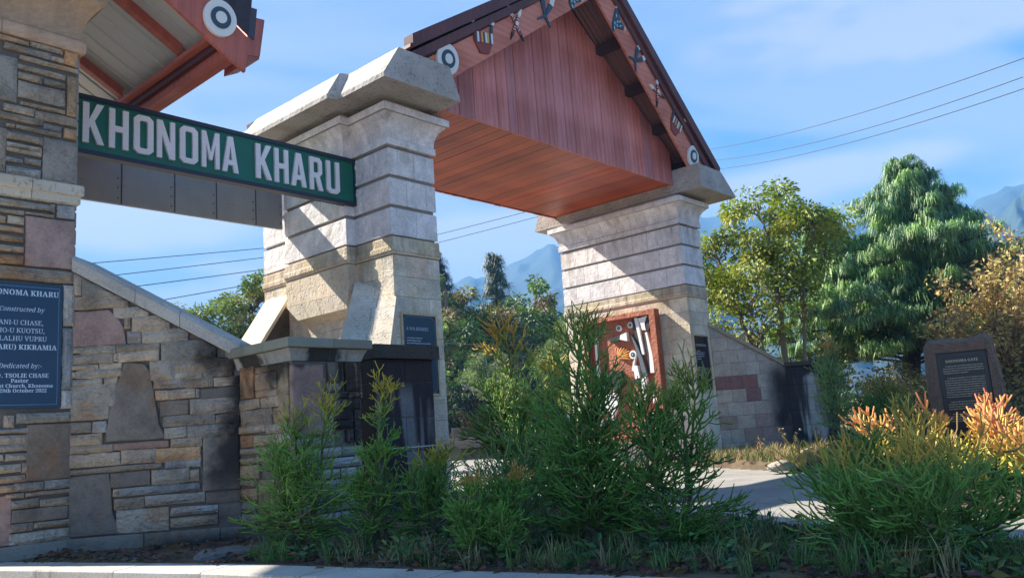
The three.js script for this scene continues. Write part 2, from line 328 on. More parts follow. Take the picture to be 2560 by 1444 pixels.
const kx = (K, z) => { for (let i = 0; i + 1 < K.length; i++) if (z >= K[i][1] && z <= K[i + 1][1]) return mix(K[i][0], K[i + 1][0], (z - K[i][1]) / (K[i + 1][1] - K[i][1])); return null; };
function groundY(x, z) {
  if (inside(ROAD, x, z)) return RY - 0.12;
  const k = kx(K1, z);
  if ((k !== null && x < k - 0.12) || (k === null && x < 2.0 && x > -24)) return NY - 0.12;
  const rr = Math.hypot(x, z);
  let h = 0.03 * (fbm(x * 0.9, z * 0.9, 3, 3) - 0.5);
  h += 0.045 * Math.max(0, Math.min(rr, 62) - 27);
  if (rr > 62) h -= (rr - 62) * 0.16 * Math.min(1, (rr - 62) / 40);
  if (x > 17 && rr < 40) h += 0.03 * Math.max(0, x - 17) - 0.02;
  return Math.max(h, -40);
}
{
  const n = 300, g = new G(), co = i => { const s = i / n * 2 - 1; return 380 * Math.sign(s) * Math.pow(Math.abs(s), 5) + 25 * s; };
  const pt = (i, j) => { const x = 7 + co(i), z = -5 + co(j); return V(x, groundY(x, z), z); };
  const P = []; for (let j = 0; j <= n; j++) { P.push([]); for (let i = 0; i <= n; i++) P[j].push(pt(i, j)); }
  for (let j = 0; j < n; j++) for (let i = 0; i < n; i++) {
    const c = P[j][i], rr = Math.hypot(c.x, c.z), gr = sstep(18, 30, rr), k = 0.8 + 0.4 * fbm(c.x * 0.4, c.z * 0.4, 9, 3);
    g.quad(P[j][i], P[j + 1][i], P[j + 1][i + 1], P[j][i + 1], [k * mix(1, 1.5, gr), k * mix(1, 1.75, gr), k * mix(1, 1.15, gr)]);
  }
  put('ground', g.geo(), M.soil, null, { kind: 'structure' });
}
function sheet(name, poly, y, mat) {
  const g = new G();
  for (const [i, j, k] of THREE.ShapeUtils.triangulateShape(poly.map(q => new THREE.Vector2(q[0], q[1])), [])) g.tri(V(poly[i][0], y, poly[i][1]), V(poly[k][0], y, poly[k][1]), V(poly[j][0], y, poly[j][1]));
  return put(name, g.geo(), mat, null, { kind: 'structure' });
}
sheet('road', ROAD, RY, M.road2);
sheet('road', [...K1, [6, 26], [-22, 26], [-20, -10], [-12, -60], [-5, -60], [-1, -30], [1.9, -13]], NY, M.road);
function kerb(K, w, y0, y1, side) {
  const g = new G(), r = rng(5);
  const N = K.map((q, i) => { const a = K[Math.max(0, i - 1)], b = K[Math.min(K.length - 1, i + 1)], L = Math.hypot(b[0] - a[0], b[1] - a[1]); return [-(b[1] - a[1]) / L * side, (b[0] - a[0]) / L * side]; });
  for (let i = 0; i + 1 < K.length; i++) {
    const L = Math.hypot(K[i + 1][0] - K[i][0], K[i + 1][1] - K[i][1]), m = Math.max(1, Math.round(L / 0.9));
    for (let k = 0; k < m; k++) {
      const f = (t, o) => [mix(K[i][0] + N[i][0] * o, K[i + 1][0] + N[i + 1][0] * o, t), mix(K[i][1] + N[i][1] * o, K[i + 1][1] + N[i + 1][1] * o, t)];
      const t0 = k / m, t1 = (k + 1) / m - 0.006 / L, tint = tintOf(r, 0.07, 0.02), dy = (r() - 0.5) * 0.006, b = 0.012;
      const row = t => [[0, y0], [0, y1 - b], [b, y1], [w - b, y1], [w, y1 - b], [w, y0]].map(([o, y]) => { const q = f(t, o); return V(q[0], y + dy, q[1]); });
      const A = row(t0), B = row(t1);
      for (let s = 0; s < 5; s++) g.quad(A[s], A[s + 1], B[s + 1], B[s], tint);
      g.quad(A[0], A[1], A[4], A[5], tint).quad(B[0], B[1], B[4], B[5], tint);
    }
  }
  put('kerb', g.geo(), M.conc, null, { kind: 'structure' });
}
kerb(K1, 0.36, -0.5, 0.012, 1);
kerb(K2.slice(0, 8), 0.22, -0.4, 0.055, 1);

// hills: two ridges of wooded mountain
const KM = 1 / 2.04;           // the ridge stands about 750 m off
function ridge(name, az0, az1, r0, r1, crest, seed, col) {
  const na = 420, nr = 90, P = [], C = [], I = [];
  for (let i = 0; i <= na; i++) {
    const az = mix(az0, az1, i / na);
    for (let j = 0; j <= nr; j++) {
      const t = j / nr, r = mix(r0, r1, t), a = az * Math.PI / 180, x = r * Math.sin(a), z = -r * Math.cos(a);
      const up = t < 0.62 ? Math.pow(t / 0.62, 1.15) : 1 - (t - 0.62) * 0.7;
      const sp = fbm(az * 0.22, t * 2.6, seed, 4), sp2 = fbm(az * 1.2, t * 9, seed + 5, 4), tr = fbm(az * 9, t * 60, seed + 9, 2);
      let h = crest(az) * up + (sp - 0.5) * 110 * Math.sin(Math.PI * Math.min(1, t / 0.62) * 0.92) + (sp2 - 0.5) * 30 * Math.min(1, t * 3) + (tr - 0.5) * 8;
      if (j === 0) h -= 120;
      P.push(x, (h - 20) * KM, z); const k = 0.7 + 0.7 * fbm(i * 0.35, j * 0.9, seed + 31, 3); C.push(k, k * (0.95 + 0.1 * vnoise(i, j, 4)), k);
      if (i < na && j < nr) { const q = i * (nr + 1) + j; I.push(q, q + nr + 1, q + nr + 2, q, q + nr + 2, q + 1); }
    }
  }
  const g = new THREE.BufferGeometry(); g.setAttribute('position', new THREE.Float32BufferAttribute(P, 3)); g.setAttribute('color', new THREE.Float32BufferAttribute(C, 3)); g.setAttribute('uv', new THREE.Float32BufferAttribute(new Float32Array(P.length / 3 * 2), 2)); g.setIndex(I); g.computeVertexNormals();
  put(name, g, std({ color: lin(...col) }), null, { kind: 'structure' });
}
const interp = (T, x) => { if (x <= T[0][0]) return T[0][1]; for (let i = 0; i + 1 < T.length; i++) if (x <= T[i + 1][0]) { const t = fade((x - T[i][0]) / (T[i + 1][0] - T[i][0])); return mix(T[i][1], T[i + 1][1], t); } return T[T.length - 1][1]; };
const CR = [[-40, 200], [10, 235], [26, 285], [34, 270], [42, 285], [46.5, 318], [52, 366], [58, 400], [63, 395], [71, 345], [73.5, 325], [77, 322], [80, 345], [86, 380], [130, 300]];
ridge('mountain', -40, 130, 195, 1200, az => interp(CR, az) * 1.08, 3, [0.03, 0.052, 0.046]);
ridge('mountain', 68, 140, 180, 720, az => interp([[68, 60], [75, 120], [79, 212], [82, 250], [90, 280], [140, 200]], az), 77, [0.03, 0.055, 0.045]);
// ---------------------------------------------------------------- the big gateway
const AX = 24.66;                                   // x + x' of mirrored points
const gateway = thing('stone_gateway', 'tall stone gateway with rust-red plank gable spanning the sunlit road', 'gateway', null, [0, 0, 0]);
{
  const LP = [[8.60, -9.0], [7.68, -9.0], [7.68, -9.86], [7.52, -9.86], [7.52, -11.5], [7.68, -11.5], [7.68, -12.4], [8.60, -12.4]];
  const RP = LP.map(q => [AX - q[0] - 0.02, q[1]]);
  const r = rng(11);
  // weather: damp runs under the ledges, green-black at the top of the crown, tied to the height on the pillar
  const PW = 3.2, PH = 6.6, uvP = (q, n) => { const l = Math.hypot(n.x, n.z) || 1; return Math.abs(n.y) > 0.8 ? [q.x / PW, q.z / PH] : [(n.z * q.x - n.x * q.z) / l / PW, q.y / PH]; };
  const under = (v, y, L) => v < y ? Math.exp(-(y - v) / L) : 0;
  const pmap = (base) => { const t = wallMap(PW, PH, 1024, (u, v) => { const m = (seed, fx) => fbm(u / PW * fx, v * 0.5, seed, 4, fx), s1 = sstep(0.46, 0.66, m(3, 24)), s2 = sstep(0.44, 0.68, m(8, 14)), bl = fbm(u / PW * 6, v * 1.6, 17, 4, 6); let k = 0.45 * s1 * under(v, 5.17, 0.35) + 0.5 * s2 * under(v, 3.5, 0.5) + 0.35 * s1 * under(v, 5.62, 0.2) + 0.42 * s1 * sstep(3.50, 3.55, v) * sstep(3.80, 3.72, v) + 0.30 * sstep(0.6, 0.75, bl) + 0.4 * sstep(0.35, 0.0, v) * s2; k = clamp(k); const c = base(u, v, bl); return c.map((x, i) => x * mix(1, [0.40, 0.36, 0.31][i], k)); }); t.wrapS = THREE.RepeatWrapping; return t; };
  const bumpP = B => { const b = B.clone(); b.repeat.set(PW / 1.6, PH / 1.6); b.needsUpdate = true; return b; };
  const MP = std({ map: pmap((u, v, bl) => { const k = 1 + 0.25 * (bl - 0.5); return [k, k * 0.985, k * 0.97]; }), bumpMap: bumpP(B_plaster), bumpScale: 0.010, color: lin(0.88, 0.835, 0.82) });
  const MS = std({ map: pmap((u, v, bl) => { const k = 1 + 0.4 * (bl - 0.5), y = 0.5 * sstep(0.50, 0.70, fbm(u / PW * 5, v * 1.1, 27, 4, 5)); return [k, k * (1 - 0.07 * y), k * (1 - 0.30 * y)]; }), bumpMap: bumpP(B_sand), bumpScale: 0.012, color: lin(0.76, 0.665, 0.53) });
  const flat = LP.filter((q, i) => i !== 3 && i !== 4 && i !== 2 && i !== 5);
  for (const side of [1, -1]) {
    const pts = side > 0 ? LP : RP, ol = new Outline(pts, side), fl = new Outline(side > 0 ? flat : flat.map(q => [AX - q[0] - 0.02, q[1]]), side);
    const core = new G();
    prism(core, fl.poly(-0.035), -0.3, 3.52); prism(core, ol.poly(-0.035), 3.521, 5.72);
    const pillar = put('pillar', core.geo(), M.groove, gateway);
    const upper = side > 0 ? [0, 1, 2, 3, 4, 5, 6] : [7, 0, 1], lower = side > 0 ? [0, 1, 2, 3] : [3, 0, 1];
    // three bold rusticated courses
    const rust = (y0, y1) => { const a = y0 + 0.028, b = y1 - 0.028; return [[-0.06, a], [-0.004, a], [0, a + 0.008], [0, b - 0.008], [-0.004, b], [-0.06, b]]; };
    courses(ol, upper, [3.77, 4.23, 4.69, 5.15], 0.42, rust, 'stone_block', MP, pillar, r, rr => tintOf(rr, 0.09, 0.02), 0.007, uvP);
    // necking band and flared crown
    for (const [nm, prof, len, mat] of [
      ['necking', [[-0.05, 5.17], [0.03, 5.17], [0.03, 5.27], [0.02, 5.285], [-0.05, 5.29]], 1.3, MP],
      ['crown_stone', [[-0.06, 5.292], [0.012, 5.292], [0.018, 5.38], [0.04, 5.46], [0.085, 5.545], [0.15, 5.605], [0.165, 5.62], [-0.06, 5.625]], 0.44, MP],
      ['crown_band', [[-0.06, 5.628], [0.195, 5.63], [0.2, 5.64], [0.2, 5.735], [0.19, 5.745], [-0.06, 5.748]], 1.4, MP],
      ['string_course', [[-0.05, 3.765], [0.006, 3.765], [0.012, 3.755], [0.012, 3.635], [0.028, 3.62], [0.028, 3.555], [0.012, 3.54], [0.012, 3.51], [-0.05, 3.50]], 0.95, MS]])
      courses(ol, upper, [0, 1], len, () => prof, nm, mat, pillar, r, rr => nm === 'string_course' ? [0.90 + rr() * 0.10, 0.92, 0.88] : tintOf(rr, 0.05, 0.012), 0.006, uvP);
    // plain sandstone ashlar below
    const ys = [-0.12]; while (ys[ys.length - 1] < 3.2) ys.push(ys[ys.length - 1] + 0.3); ys[ys.length - 1] = 3.498;
    const ash = (y0, y1) => [[-0.05, y0 + 0.002], [-0.003, y0 + 0.002], [0, y0 + 0.005], [0, y1 - 0.005], [-0.003, y1 - 0.002], [-0.05, y1 - 0.002]];
    const ptint = (rr, y0) => { const t = tintOf(rr, 0.12, 0.05), k = y0 > 2.5 ? 1.04 : 1; if (rr() < 0.08) { t[1] *= 0.9; t[2] *= 0.86; } return t.map(v => v * k); };
    courses(fl, side > 0 ? [0, 1] : [3, 0, 1], ys, 0.46, ash, 'stone_block', MS, pillar, r, ptint, 0.005, uvP);
    if (side > 0) {               // the bay's body and its tapered corbel over the outer face
      const X0 = 7.70, bay = new G(), sandT = [1, 0.96, 0.9];
      const ys2 = [3.08, 3.29, 3.498];
      for (let k = 0; k < 2; k++) for (let j = 0; j < 4; j++) {
        const z0 = mix(-11.5, -9.86, j / 4) + 0.002, z1 = mix(-11.5, -9.86, (j + 1) / 4) - 0.002;
        put('stone_block', new G().box(7.52, ys2[k] + 0.001, z0, X0, ys2[k + 1] - 0.001, z1, tintOf(r, 0.06, 0.02).map((v, i) => v * sandT[i])).geo(), M.sand, pillar);
      }
      const ring = [[7.52, 3.078, -11.5, -9.86], [7.535, 2.83, -11.22, -9.93], [7.70, 2.69, -11.16, -9.99]];
      for (let j = 0; j < 4; j++) {
        const g = new G(), tt = tintOf(r, 0.05, 0.02), zz = (q, t) => mix(q[2], q[3], t) ;
        const t0 = j / 4 + (j ? 0.003 : 0), t1 = (j + 1) / 4 - (j < 3 ? 0.003 : 0), [a, b, c] = ring;
        const P = t => [V(a[0], a[1], zz(a, t)), V(b[0], b[1], zz(b, t)), V(c[0], c[1], zz(c, t)), V(c[0], a[1], zz(a, t))];
        const A = P(t0), B = P(t1); for (let i = 0; i < 4; i++) g.quad(A[i], B[i], B[(i + 1) % 4], A[(i + 1) % 4], tt);
        g.quad(A[0], A[1], A[2], A[3], tt).quad(B[3], B[2], B[1], B[0], tt);
        put('corbel', g.geo(), M.sand, pillar);
      }
    }
    // capstone
    const b = side > 0 ? [[8.58, -8.31], [7.09, -8.31], [7.09, -9.36], [6.93, -9.42], [6.93, -11.98], [7.09, -12.04], [7.09, -13.09], [8.58, -13.09]]
      : [[15.97, -8.31], [17.57, -8.31], [17.57, -9.36], [17.72, -9.42], [17.72, -11.98], [17.57, -12.04], [17.57, -13.09], [15.97, -13.09]];
    const s = side, t = b.map(([x, z], i) => { const out = i > 0 && i < 7; const dx = out ? (i === 3 || i === 4 ? 0.34 : 0.31) * (side > 0 ? 1 : -1.75) : (side > 0 ? -0.17 : 0.0); return [x + dx, z + (i < 2 ? -0.02 : i > 5 ? 0.2 : i === 2 || i === 3 ? -0.13 : 0.1)]; });
    const cap = new G(); const lowr = [];
    prism(cap, b, 5.835, 5.905, [1, 1, 1]); prism(cap, b, 5.9, 6.37, [1, 1, 1], t);
    put('capstone', cap.geo(), M.cap, gateway);
    const neck = new G(); prism(neck, side > 0 ? ol.poly(0.06) : new Outline(RP, -1).poly(0.02), 5.75, 5.834, [0.7, 0.7, 0.7]); put('cap_neck', neck.geo(), M.plaster, gateway);
  }
}
// roof: gables lean outwards, so every board is placed through roofZ
const CX = 12.33, ZC = -10.7;
const roofZ = y => -8.55 + (y - 6.4) * 0.15;
const EV = s => s > 0 ? 4.9 : 4.6;              // the left eave stops short behind the capstone
const backZ = y => 2 * ZC - roofZ(y);
{
  const r = rng(21);
  // plank ceiling under the roof, one plank per strip, running through the passage
  const backing = put('soffit', new G().box(8.62, 6.085, -12.38, 15.97, 6.12, -9.06).geo(), M.dark, gateway);
  let x = 8.62;
  while (x < 15.9) {
    const w = Math.min(0.24 + r() * 0.1, 15.97 - x), tt = tintOf(r, 0.24, 0.07), dy = r() * 0.006;
    const split = r() < 0.35 ? -9.06 - 0.8 - r() * 1.8 : null;
    for (const [z0, z1] of split ? [[-12.4, split - 0.003], [split + 0.003, -9.03]] : [[-12.4, -9.03]]) put('plank', new G().box(x + 0.004, 6.05 + dy, z0, x + w - 0.006, 6.084, z1, tt, (q, n) => [q.x + r() * 0, q.z]).geo(), M.soffit, backing);
    x += w;
  }
  // plank gable walls
  const slope = d => 9.31 - 0.69 * d;
  for (const z of [-9.0, -12.42]) {
    const g = new G(), dz = z === -9.0 ? -1 : 1, P = [[8.62, 6.045], [16.0, 6.045], [16.0, slope(16.0 - CX)], [CX, slope(0)], [8.62, slope(CX - 8.62)]];
    g.sweep(P.map(q => V(q[0], q[1], z + dz * 0.03)), V(0, 0, dz * 0.02));
    const wall = put('gable_wall', g.geo(), M.dark, gateway);
    let x0 = 8.62, k = 0;
    while (x0 < 15.95) {
      const w = Math.min(0.22 + r() * 0.16, 16.0 - x0), a = x0 + 0.005, b = x0 + w - 0.007, d = r() * 0.008, y0 = 6.035 - r() * 0.012;
      const pl = [[a, y0], [b, y0], [b, slope(Math.abs(b - CX))]]; if (a < CX && b > CX) pl.push([CX, slope(0)]); pl.push([a, slope(Math.abs(a - CX))]);
      put('plank', new G().sweep(pl.map(q => V(q[0], q[1], z - dz * d)), V(0, 0, dz * (0.028 + d)), tintOf(r, 0.17, 0.07)).geo(), M.gable, wall);
      x0 += w; k++;
    }
  }
  // corrugated roof sheets
  for (const s of [-1, 1]) {
    const g = new G(), top = new G(), nz = 420;
    const edge = (d, t, up) => { const y = 9.40 - 0.685 * d, z0 = roofZ(y) + 0.02, z1 = backZ(y) - 0.02, z = mix(z0, z1, t); return V(CX + s * d, y + up + 0.022 * Math.sin(z * 2 * Math.PI / 0.105), z); };
    for (let i = 0; i < nz; i++) { const t0 = i / nz, t1 = (i + 1) / nz; for (const [up] of [[0], [0.012]]) g.quad(edge(0, t0, up), edge(0, t1, up), edge(EV(s), t1, up), edge(EV(s), t0, up)); }
    put('roof_sheet', g.geo(), M.sheetDark, gateway);
    for (const d of [1.15, 2.1, 3.05, 4.0]) {
      const y = 9.36 - 0.685 * d, pg = new G(), z0 = roofZ(y) - 0.03, z1 = backZ(y) + 0.03;
      pg.box(CX + s * d - 0.085, y - 0.20, z1, CX + s * d + 0.085, y - 0.02, z0); put('purlin', pg.geo(), std({ map: T_wood, color: lin(0.07, 0.035, 0.03) }), gateway);
    }
  }
  // bargeboards and their dark stepped trim, front and back
  const lift = (q, off, zf) => V(q[0], q[1], zf(q[1]) + off);
  for (const front of [true, false]) for (const s of [-1, 1]) {
    const zf = front ? roofZ : backZ, o = front ? 1 : -1, X = d => CX + s * d;
    const board = [[X(0), 8.93], [X(3.78), 8.93 - 0.71 * 3.78], [X(3.9), 8.93 - 0.71 * 3.78 + 0.02], [X(Math.min(4.4, EV(s) - 0.03)), 9.39 - 0.69 * Math.min(4.4, EV(s) - 0.03)], [X(0), 9.39]];
    const bw = s > 0 ? board : board.slice().reverse();
    const len = 3; const g = new G(); g.sweep(bw.map(q => lift(q, 0, zf)), V(0, 0, -0.045 * o), [1, 1, 1], q => [q.y * 1.3 + q.x * s * 0.9 * 0, (q.x * 0.82 - q.y * 0.57 * s)]);
    put('bargeboard', g.geo(), M.barge, gateway);
    for (const [a0, a1, k, off, th] of [[9.385, 9.52, 0.672, 0.05, 0.12], [9.525, 9.71, 0.655, 0.11, 0.2]]) {
      const e = EV(s) - 0.04, tr = [[X(0), a0], [X(e), a0 - k * e - 0.02], [X(e + 0.02), a1 - k * e], [X(0), a1]];
      put('roof_trim', new G().sweep((s > 0 ? tr : tr.slice().reverse()).map(q => lift(q, off * o, zf)), V(0, 0, -th * o)).geo(), M.trim, gateway);
    }
  }
  // top covering
  for (const s of [-1, 1]) {
    const g = new G(), P = (d, up, f) => { const y = (s > 0 ? 9.66 - 0.655 * d : 9.63 - 0.675 * d) + up; return V(CX + s * d, y, f(y) + (f === roofZ ? 0.09 : -0.09)); };
    g.quad(P(0, 0, roofZ), P(EV(s), 0, roofZ), P(EV(s), 0, backZ), P(0, 0, backZ)).quad(P(0, 0.05, roofZ), P(EV(s), 0.05, roofZ), P(EV(s), 0.05, backZ), P(0, 0.05, backZ));
    g.quad(P(0, 0, roofZ), P(EV(s), 0, roofZ), P(EV(s), 0.05, roofZ), P(0, 0.05, roofZ)).quad(P(EV(s), 0, roofZ), P(EV(s), 0, backZ), P(EV(s), 0.05, backZ), P(EV(s), 0.05, roofZ));
    put('roof_cover', g.geo(), M.trim, gateway);
  }
}
// painted emblems fixed to the bargeboards: flat shapes with thickness
const C_W = [0.74, 0.74, 0.72], C_N = [0.035, 0.075, 0.115], C_Y = [0.62, 0.36, 0.08], C_R = [0.25, 0.05, 0.045], C_K = [0.02, 0.02, 0.022], C_G = [0.15, 0.28, 0.3];
function shapeGeo(pts, o, d, tint, zf = roofZ, depth = 0.03) {     // pts [dx, dy] about o = [x, y]; d: distance off the board
  return new G().sweep(pts.map(([a, b]) => V(o[0] + a, o[1] + b, zf(o[1] + b) + d + depth)), V(0, 0, -depth), tint).geo();
}
const circ = (rad, n = 28, ry = rad) => Array.from({ length: n }, (_, i) => [rad * Math.cos(i / n * 2 * Math.PI), ry * Math.sin(i / n * 2 * Math.PI)]);
const rot = (pts, a, ox = 0, oy = 0) => pts.map(([x, y]) => [x * Math.cos(a) - y * Math.sin(a) + ox, x * Math.sin(a) + y * Math.cos(a) + oy]);
function discEmblem(o, parent, rad = 0.23, zf = roofZ) {
  const d = put('disc_emblem', shapeGeo(circ(rad, 36, rad * 1.05), o, 0.0, C_W, zf, 0.04), M.paint, parent);
  put('ring', shapeGeo(circ(rad * 0.62, 32), o, 0.04, C_N, zf, 0.012), M.paint, d); put('centre', shapeGeo(circ(rad * 0.34, 24), o, 0.052, C_W, zf, 0.01), M.paint, d);
}
function basketEmblem(o, a, k = 1) {
  const S = p => rot(p.map(q => [q[0] * k, q[1] * k]), a);
  const b = put('basket_emblem', shapeGeo(S([[-0.24, 0.19], [-0.24, 0.0], [-0.10, -0.22], [0.13, -0.22], [0.24, -0.02], [0.26, 0.19], [0.12, 0.14], [-0.08, 0.14]]), o, 0, C_R), M.paint, gateway);
  [C_N, C_W, C_R, C_Y, C_N, C_W, C_Y, C_N, C_W].forEach((c, i) => put('stripe', shapeGeo(S([[-0.22 + i * 0.052, 0.145], [-0.22 + i * 0.052, -0.035], [-0.175 + i * 0.052, -0.035], [-0.175 + i * 0.052, 0.145]]), o, 0.03, c, roofZ, 0.012), M.paint, b));
  for (const s of [-1, 1]) { put('handle', shapeGeo(S([[s * 0.2, 0.16], [s * 0.25, 0.16], [s * 0.28, 0.32], [s * 0.23, 0.32]]), o, 0.01, C_N), M.paint, b); put('knob', shapeGeo(S(circ(0.045, 14).map(q => [q[0] + s * 0.26, q[1] + 0.34])), o, 0.01, C_W, roofZ, 0.04), M.paint, b); }
}
function spearsEmblem(o, angs, k = 1) {
  const b = put('crossed_spears_emblem', shapeGeo(rot(circ(0.05 * k, 12), 0), o, 0.045, C_W, roofZ, 0.01), M.paint, gateway);
  for (const a of angs) {
    const S = p => rot(p.map(q => [q[0] * k, q[1] * k]), a);
    put('shaft', shapeGeo(S([[-0.035, -0.24], [0.035, -0.24], [0.035, 0.2], [-0.035, 0.2]]), o, 0, C_R), M.paint, b);
    put('spearhead', shapeGeo(S([[-0.035, 0.2], [0.035, 0.2], [0.05, 0.27], [0.005, 0.42], [-0.05, 0.27]]), o, 0.005, C_W), M.paint, b);
    put('spear_foot', shapeGeo(S([[-0.035, -0.25], [0.0, -0.40], [0.035, -0.25]]), o, 0.002, C_K), M.paint, b);
    for (const y of [-0.16, -0.1, 0.1, 0.16]) put('binding', shapeGeo(S([[-0.037, y], [0.037, y + 0.02], [0.037, y + 0.035], [-0.037, y + 0.015]]), o, 0.03, C_W, roofZ, 0.006), M.paint, b);
  }
}
function feathersEmblem(o, a, k = 1) {
  const S = p => rot(p.map(q => [q[0] * k, q[1] * k]), a);
  const b = put('feather_emblem', shapeGeo(S([[-0.03, -0.18], [0.03, -0.18], [0.06, -0.05], [-0.06, -0.05]]), o, 0, C_N), M.paint, gateway);
  for (const s of [-1, 1]) {
    put('feather', shapeGeo(S([[s * 0.0, -0.1], [s * 0.08, -0.06], [s * 0.17, 0.09], [s * 0.19, 0.14], [s * 0.07, 0.16], [s * 0.02, 0.0]]), o, s > 0 ? 0.0 : 0.004, C_N), M.paint, b);
    put('feather_tip', shapeGeo(S([[s * 0.075, 0.162], [s * 0.192, 0.142], [s * 0.22, 0.34], [s * 0.1, 0.36]]), o, 0.006, C_W), M.paint, b);
    put('quill', shapeGeo(S([[s * 0.0, -0.16], [s * 0.03, -0.19], [s * 0.19, -0.30], [s * 0.2, -0.27], [s * 0.05, -0.13]]), o, 0.003, C_N), M.paint, b);
  }
}
function clothEmblem(o, a, k = 1) {
  const S = p => rot(p.map(q => [q[0] * k, q[1] * k]), a);
  const b = put('cloth_emblem', shapeGeo(S([[-0.05, 0.3], [0.04, 0.3], [0.1, 0.1], [0.3, -0.1], [0.26, -0.16], [0.0, -0.16], [-0.16, -0.28], [-0.2, -0.1], [-0.12, 0.1]]), o, 0, C_N), M.paint, gateway);
  for (const [x, y, t] of [[-0.04, 0.12, 0.3], [-0.12, -0.08, 0.2], [0.0, -0.02, -0.6], [0.1, 0.0, -0.9], [-0.02, -0.12, 0.5], [0.12, -0.1, -1.2], [-0.14, -0.2, 0.1]]) put('leaf_mark', shapeGeo(S(rot(circ(0.018, 10, 0.045), t, x, y)), o, 0.03, C_G.map(v => v * 2.2), roofZ, 0.008), M.paint, b);
  for (const [x, y] of [[-0.02, 0.36], [0.33, -0.12]]) put('tassel', shapeGeo(S(rot(circ(0.02, 10, 0.055), 0.3, x, y)), o, 0.004, C_W), M.paint, b);
}
{
  const mid = d => 9.16 - 0.70 * d;           // middle of the board
  for (const s of [-1, 1]) {
    const at2 = (d, up = 0) => [CX + s * d, mid(d) + up];
    discEmblem(at2(3.78, 0.08), gateway);
    basketEmblem(at2(3.01, 0.07), s < 0 ? 0.18 : -0.45, 0.9); spearsEmblem(at2(2.24, 0.06), s < 0 ? [0.75, -0.35] : [0.05, 1.35], 0.8);
    feathersEmblem(at2(1.47, 0.03), s < 0 ? -0.12 : -0.75, 0.9); clothEmblem(at2(0.71, 0.0), s < 0 ? 0.5 : 0.1, 0.8);
  }
}
// dry grass tuft on the crown's ledge
{
  const t = thing('grass_tuft', 'dry grey grass tuft on the gateway ledge under the left capstone', 'plant'), g = new G(), r = rng(5);
  for (let i = 0; i < 220; i++) { const x = 8.35 + r() * 0.38, z = -8.9 + (r() - 0.5) * 0.16, a = r() * 6.28, h = 0.08 + r() * 0.14, q = V(x + Math.cos(a) * 0.09, 5.75 + h, z + Math.sin(a) * 0.09); g.tri(V(x - 0.003, 5.745, z), V(x + 0.003, 5.745, z), q, [0.13, 0.10, 0.07]).tri(q, q.clone().add(V((r() - 0.5) * 0.05, 0.02 - r() * 0.05, (r() - 0.5) * 0.05)), q.clone().add(V(0.004, 0.004, 0)), [0.1, 0.08, 0.06]); }
  put('blades', g.geo(), M.paint, t); rebase(t, 8.5, 5.75, -8.9);
}
// ---------------------------------------------------------------- wing walls of the big gateway
function faceMat(w, h, fn, color, bump, bs, n = 512) {
  const b = bump.clone(); b.repeat.set(w / 1.3, h / 1.3); b.needsUpdate = true;
  return std({ map: wallMap(w, h, n, fn), bumpMap: b, bumpScale: bs, color: lin(...color), roughness: 0.86 });
}
const faceUV = (f, w, h) => q => { const d = V().subVectors(q, f.o); return [d.dot(f.u) / w, d.y / h]; };
const runs = (u, v, seed, fx = 7, fy = 0.7) => fbm(u * fx, v * fy, seed, 4);         // vertical streak noise
const blk = (k, warm = 0) => [mix(1, 0.045 + 0.01 * warm, k), mix(1, 0.042, k), mix(1, 0.046, k)];

function ashlarFace(parent, f, w, y0, topFn, ch, bw, mat, uvf, r, tintFn, proud = 0.012) {
  let y = y0, k = 0;
  while (y < topFn(0, 1) - 0.02 || y < topFn(w, 1) - 0.02) {
    const h = ch * (0.96 + 0.08 * r()); let u = 0; const cuts = [0]; u = bw * (k % 2 ? 0.55 : 1) * (0.85 + 0.3 * r());
    while (u < w - 0.14) { cuts.push(u); u += bw * (0.75 + 0.5 * r()); } cuts.push(w);
    for (let i = 0; i + 1 < cuts.length; i++) {
      let P = rect(cuts[i] + 0.003, y + 0.003, cuts[i + 1] - 0.003, y + h - 0.003);
      P = clipPoly(P, (a, b) => topFn(a) - 0.01 - b);
      if (P.length < 3) continue;
      const A = P.reduce((s, q, m) => { const n = P[(m + 1) % P.length]; return s + q[0] * n[1] - n[0] * q[1]; }, 0) / 2; if (A < 0.004) continue;
      put('stone_block', stoneGeo(P, f, { proud: proud + r() * 0.004, bulge: 0.003, bevel: 0.004, r, tint: tintFn(r, (cuts[i] + cuts[i + 1]) / 2, y, k), uvf }), mat, parent);
    }
    y += h; k++;
  }
}
const R2 = Math.SQRT1_2;
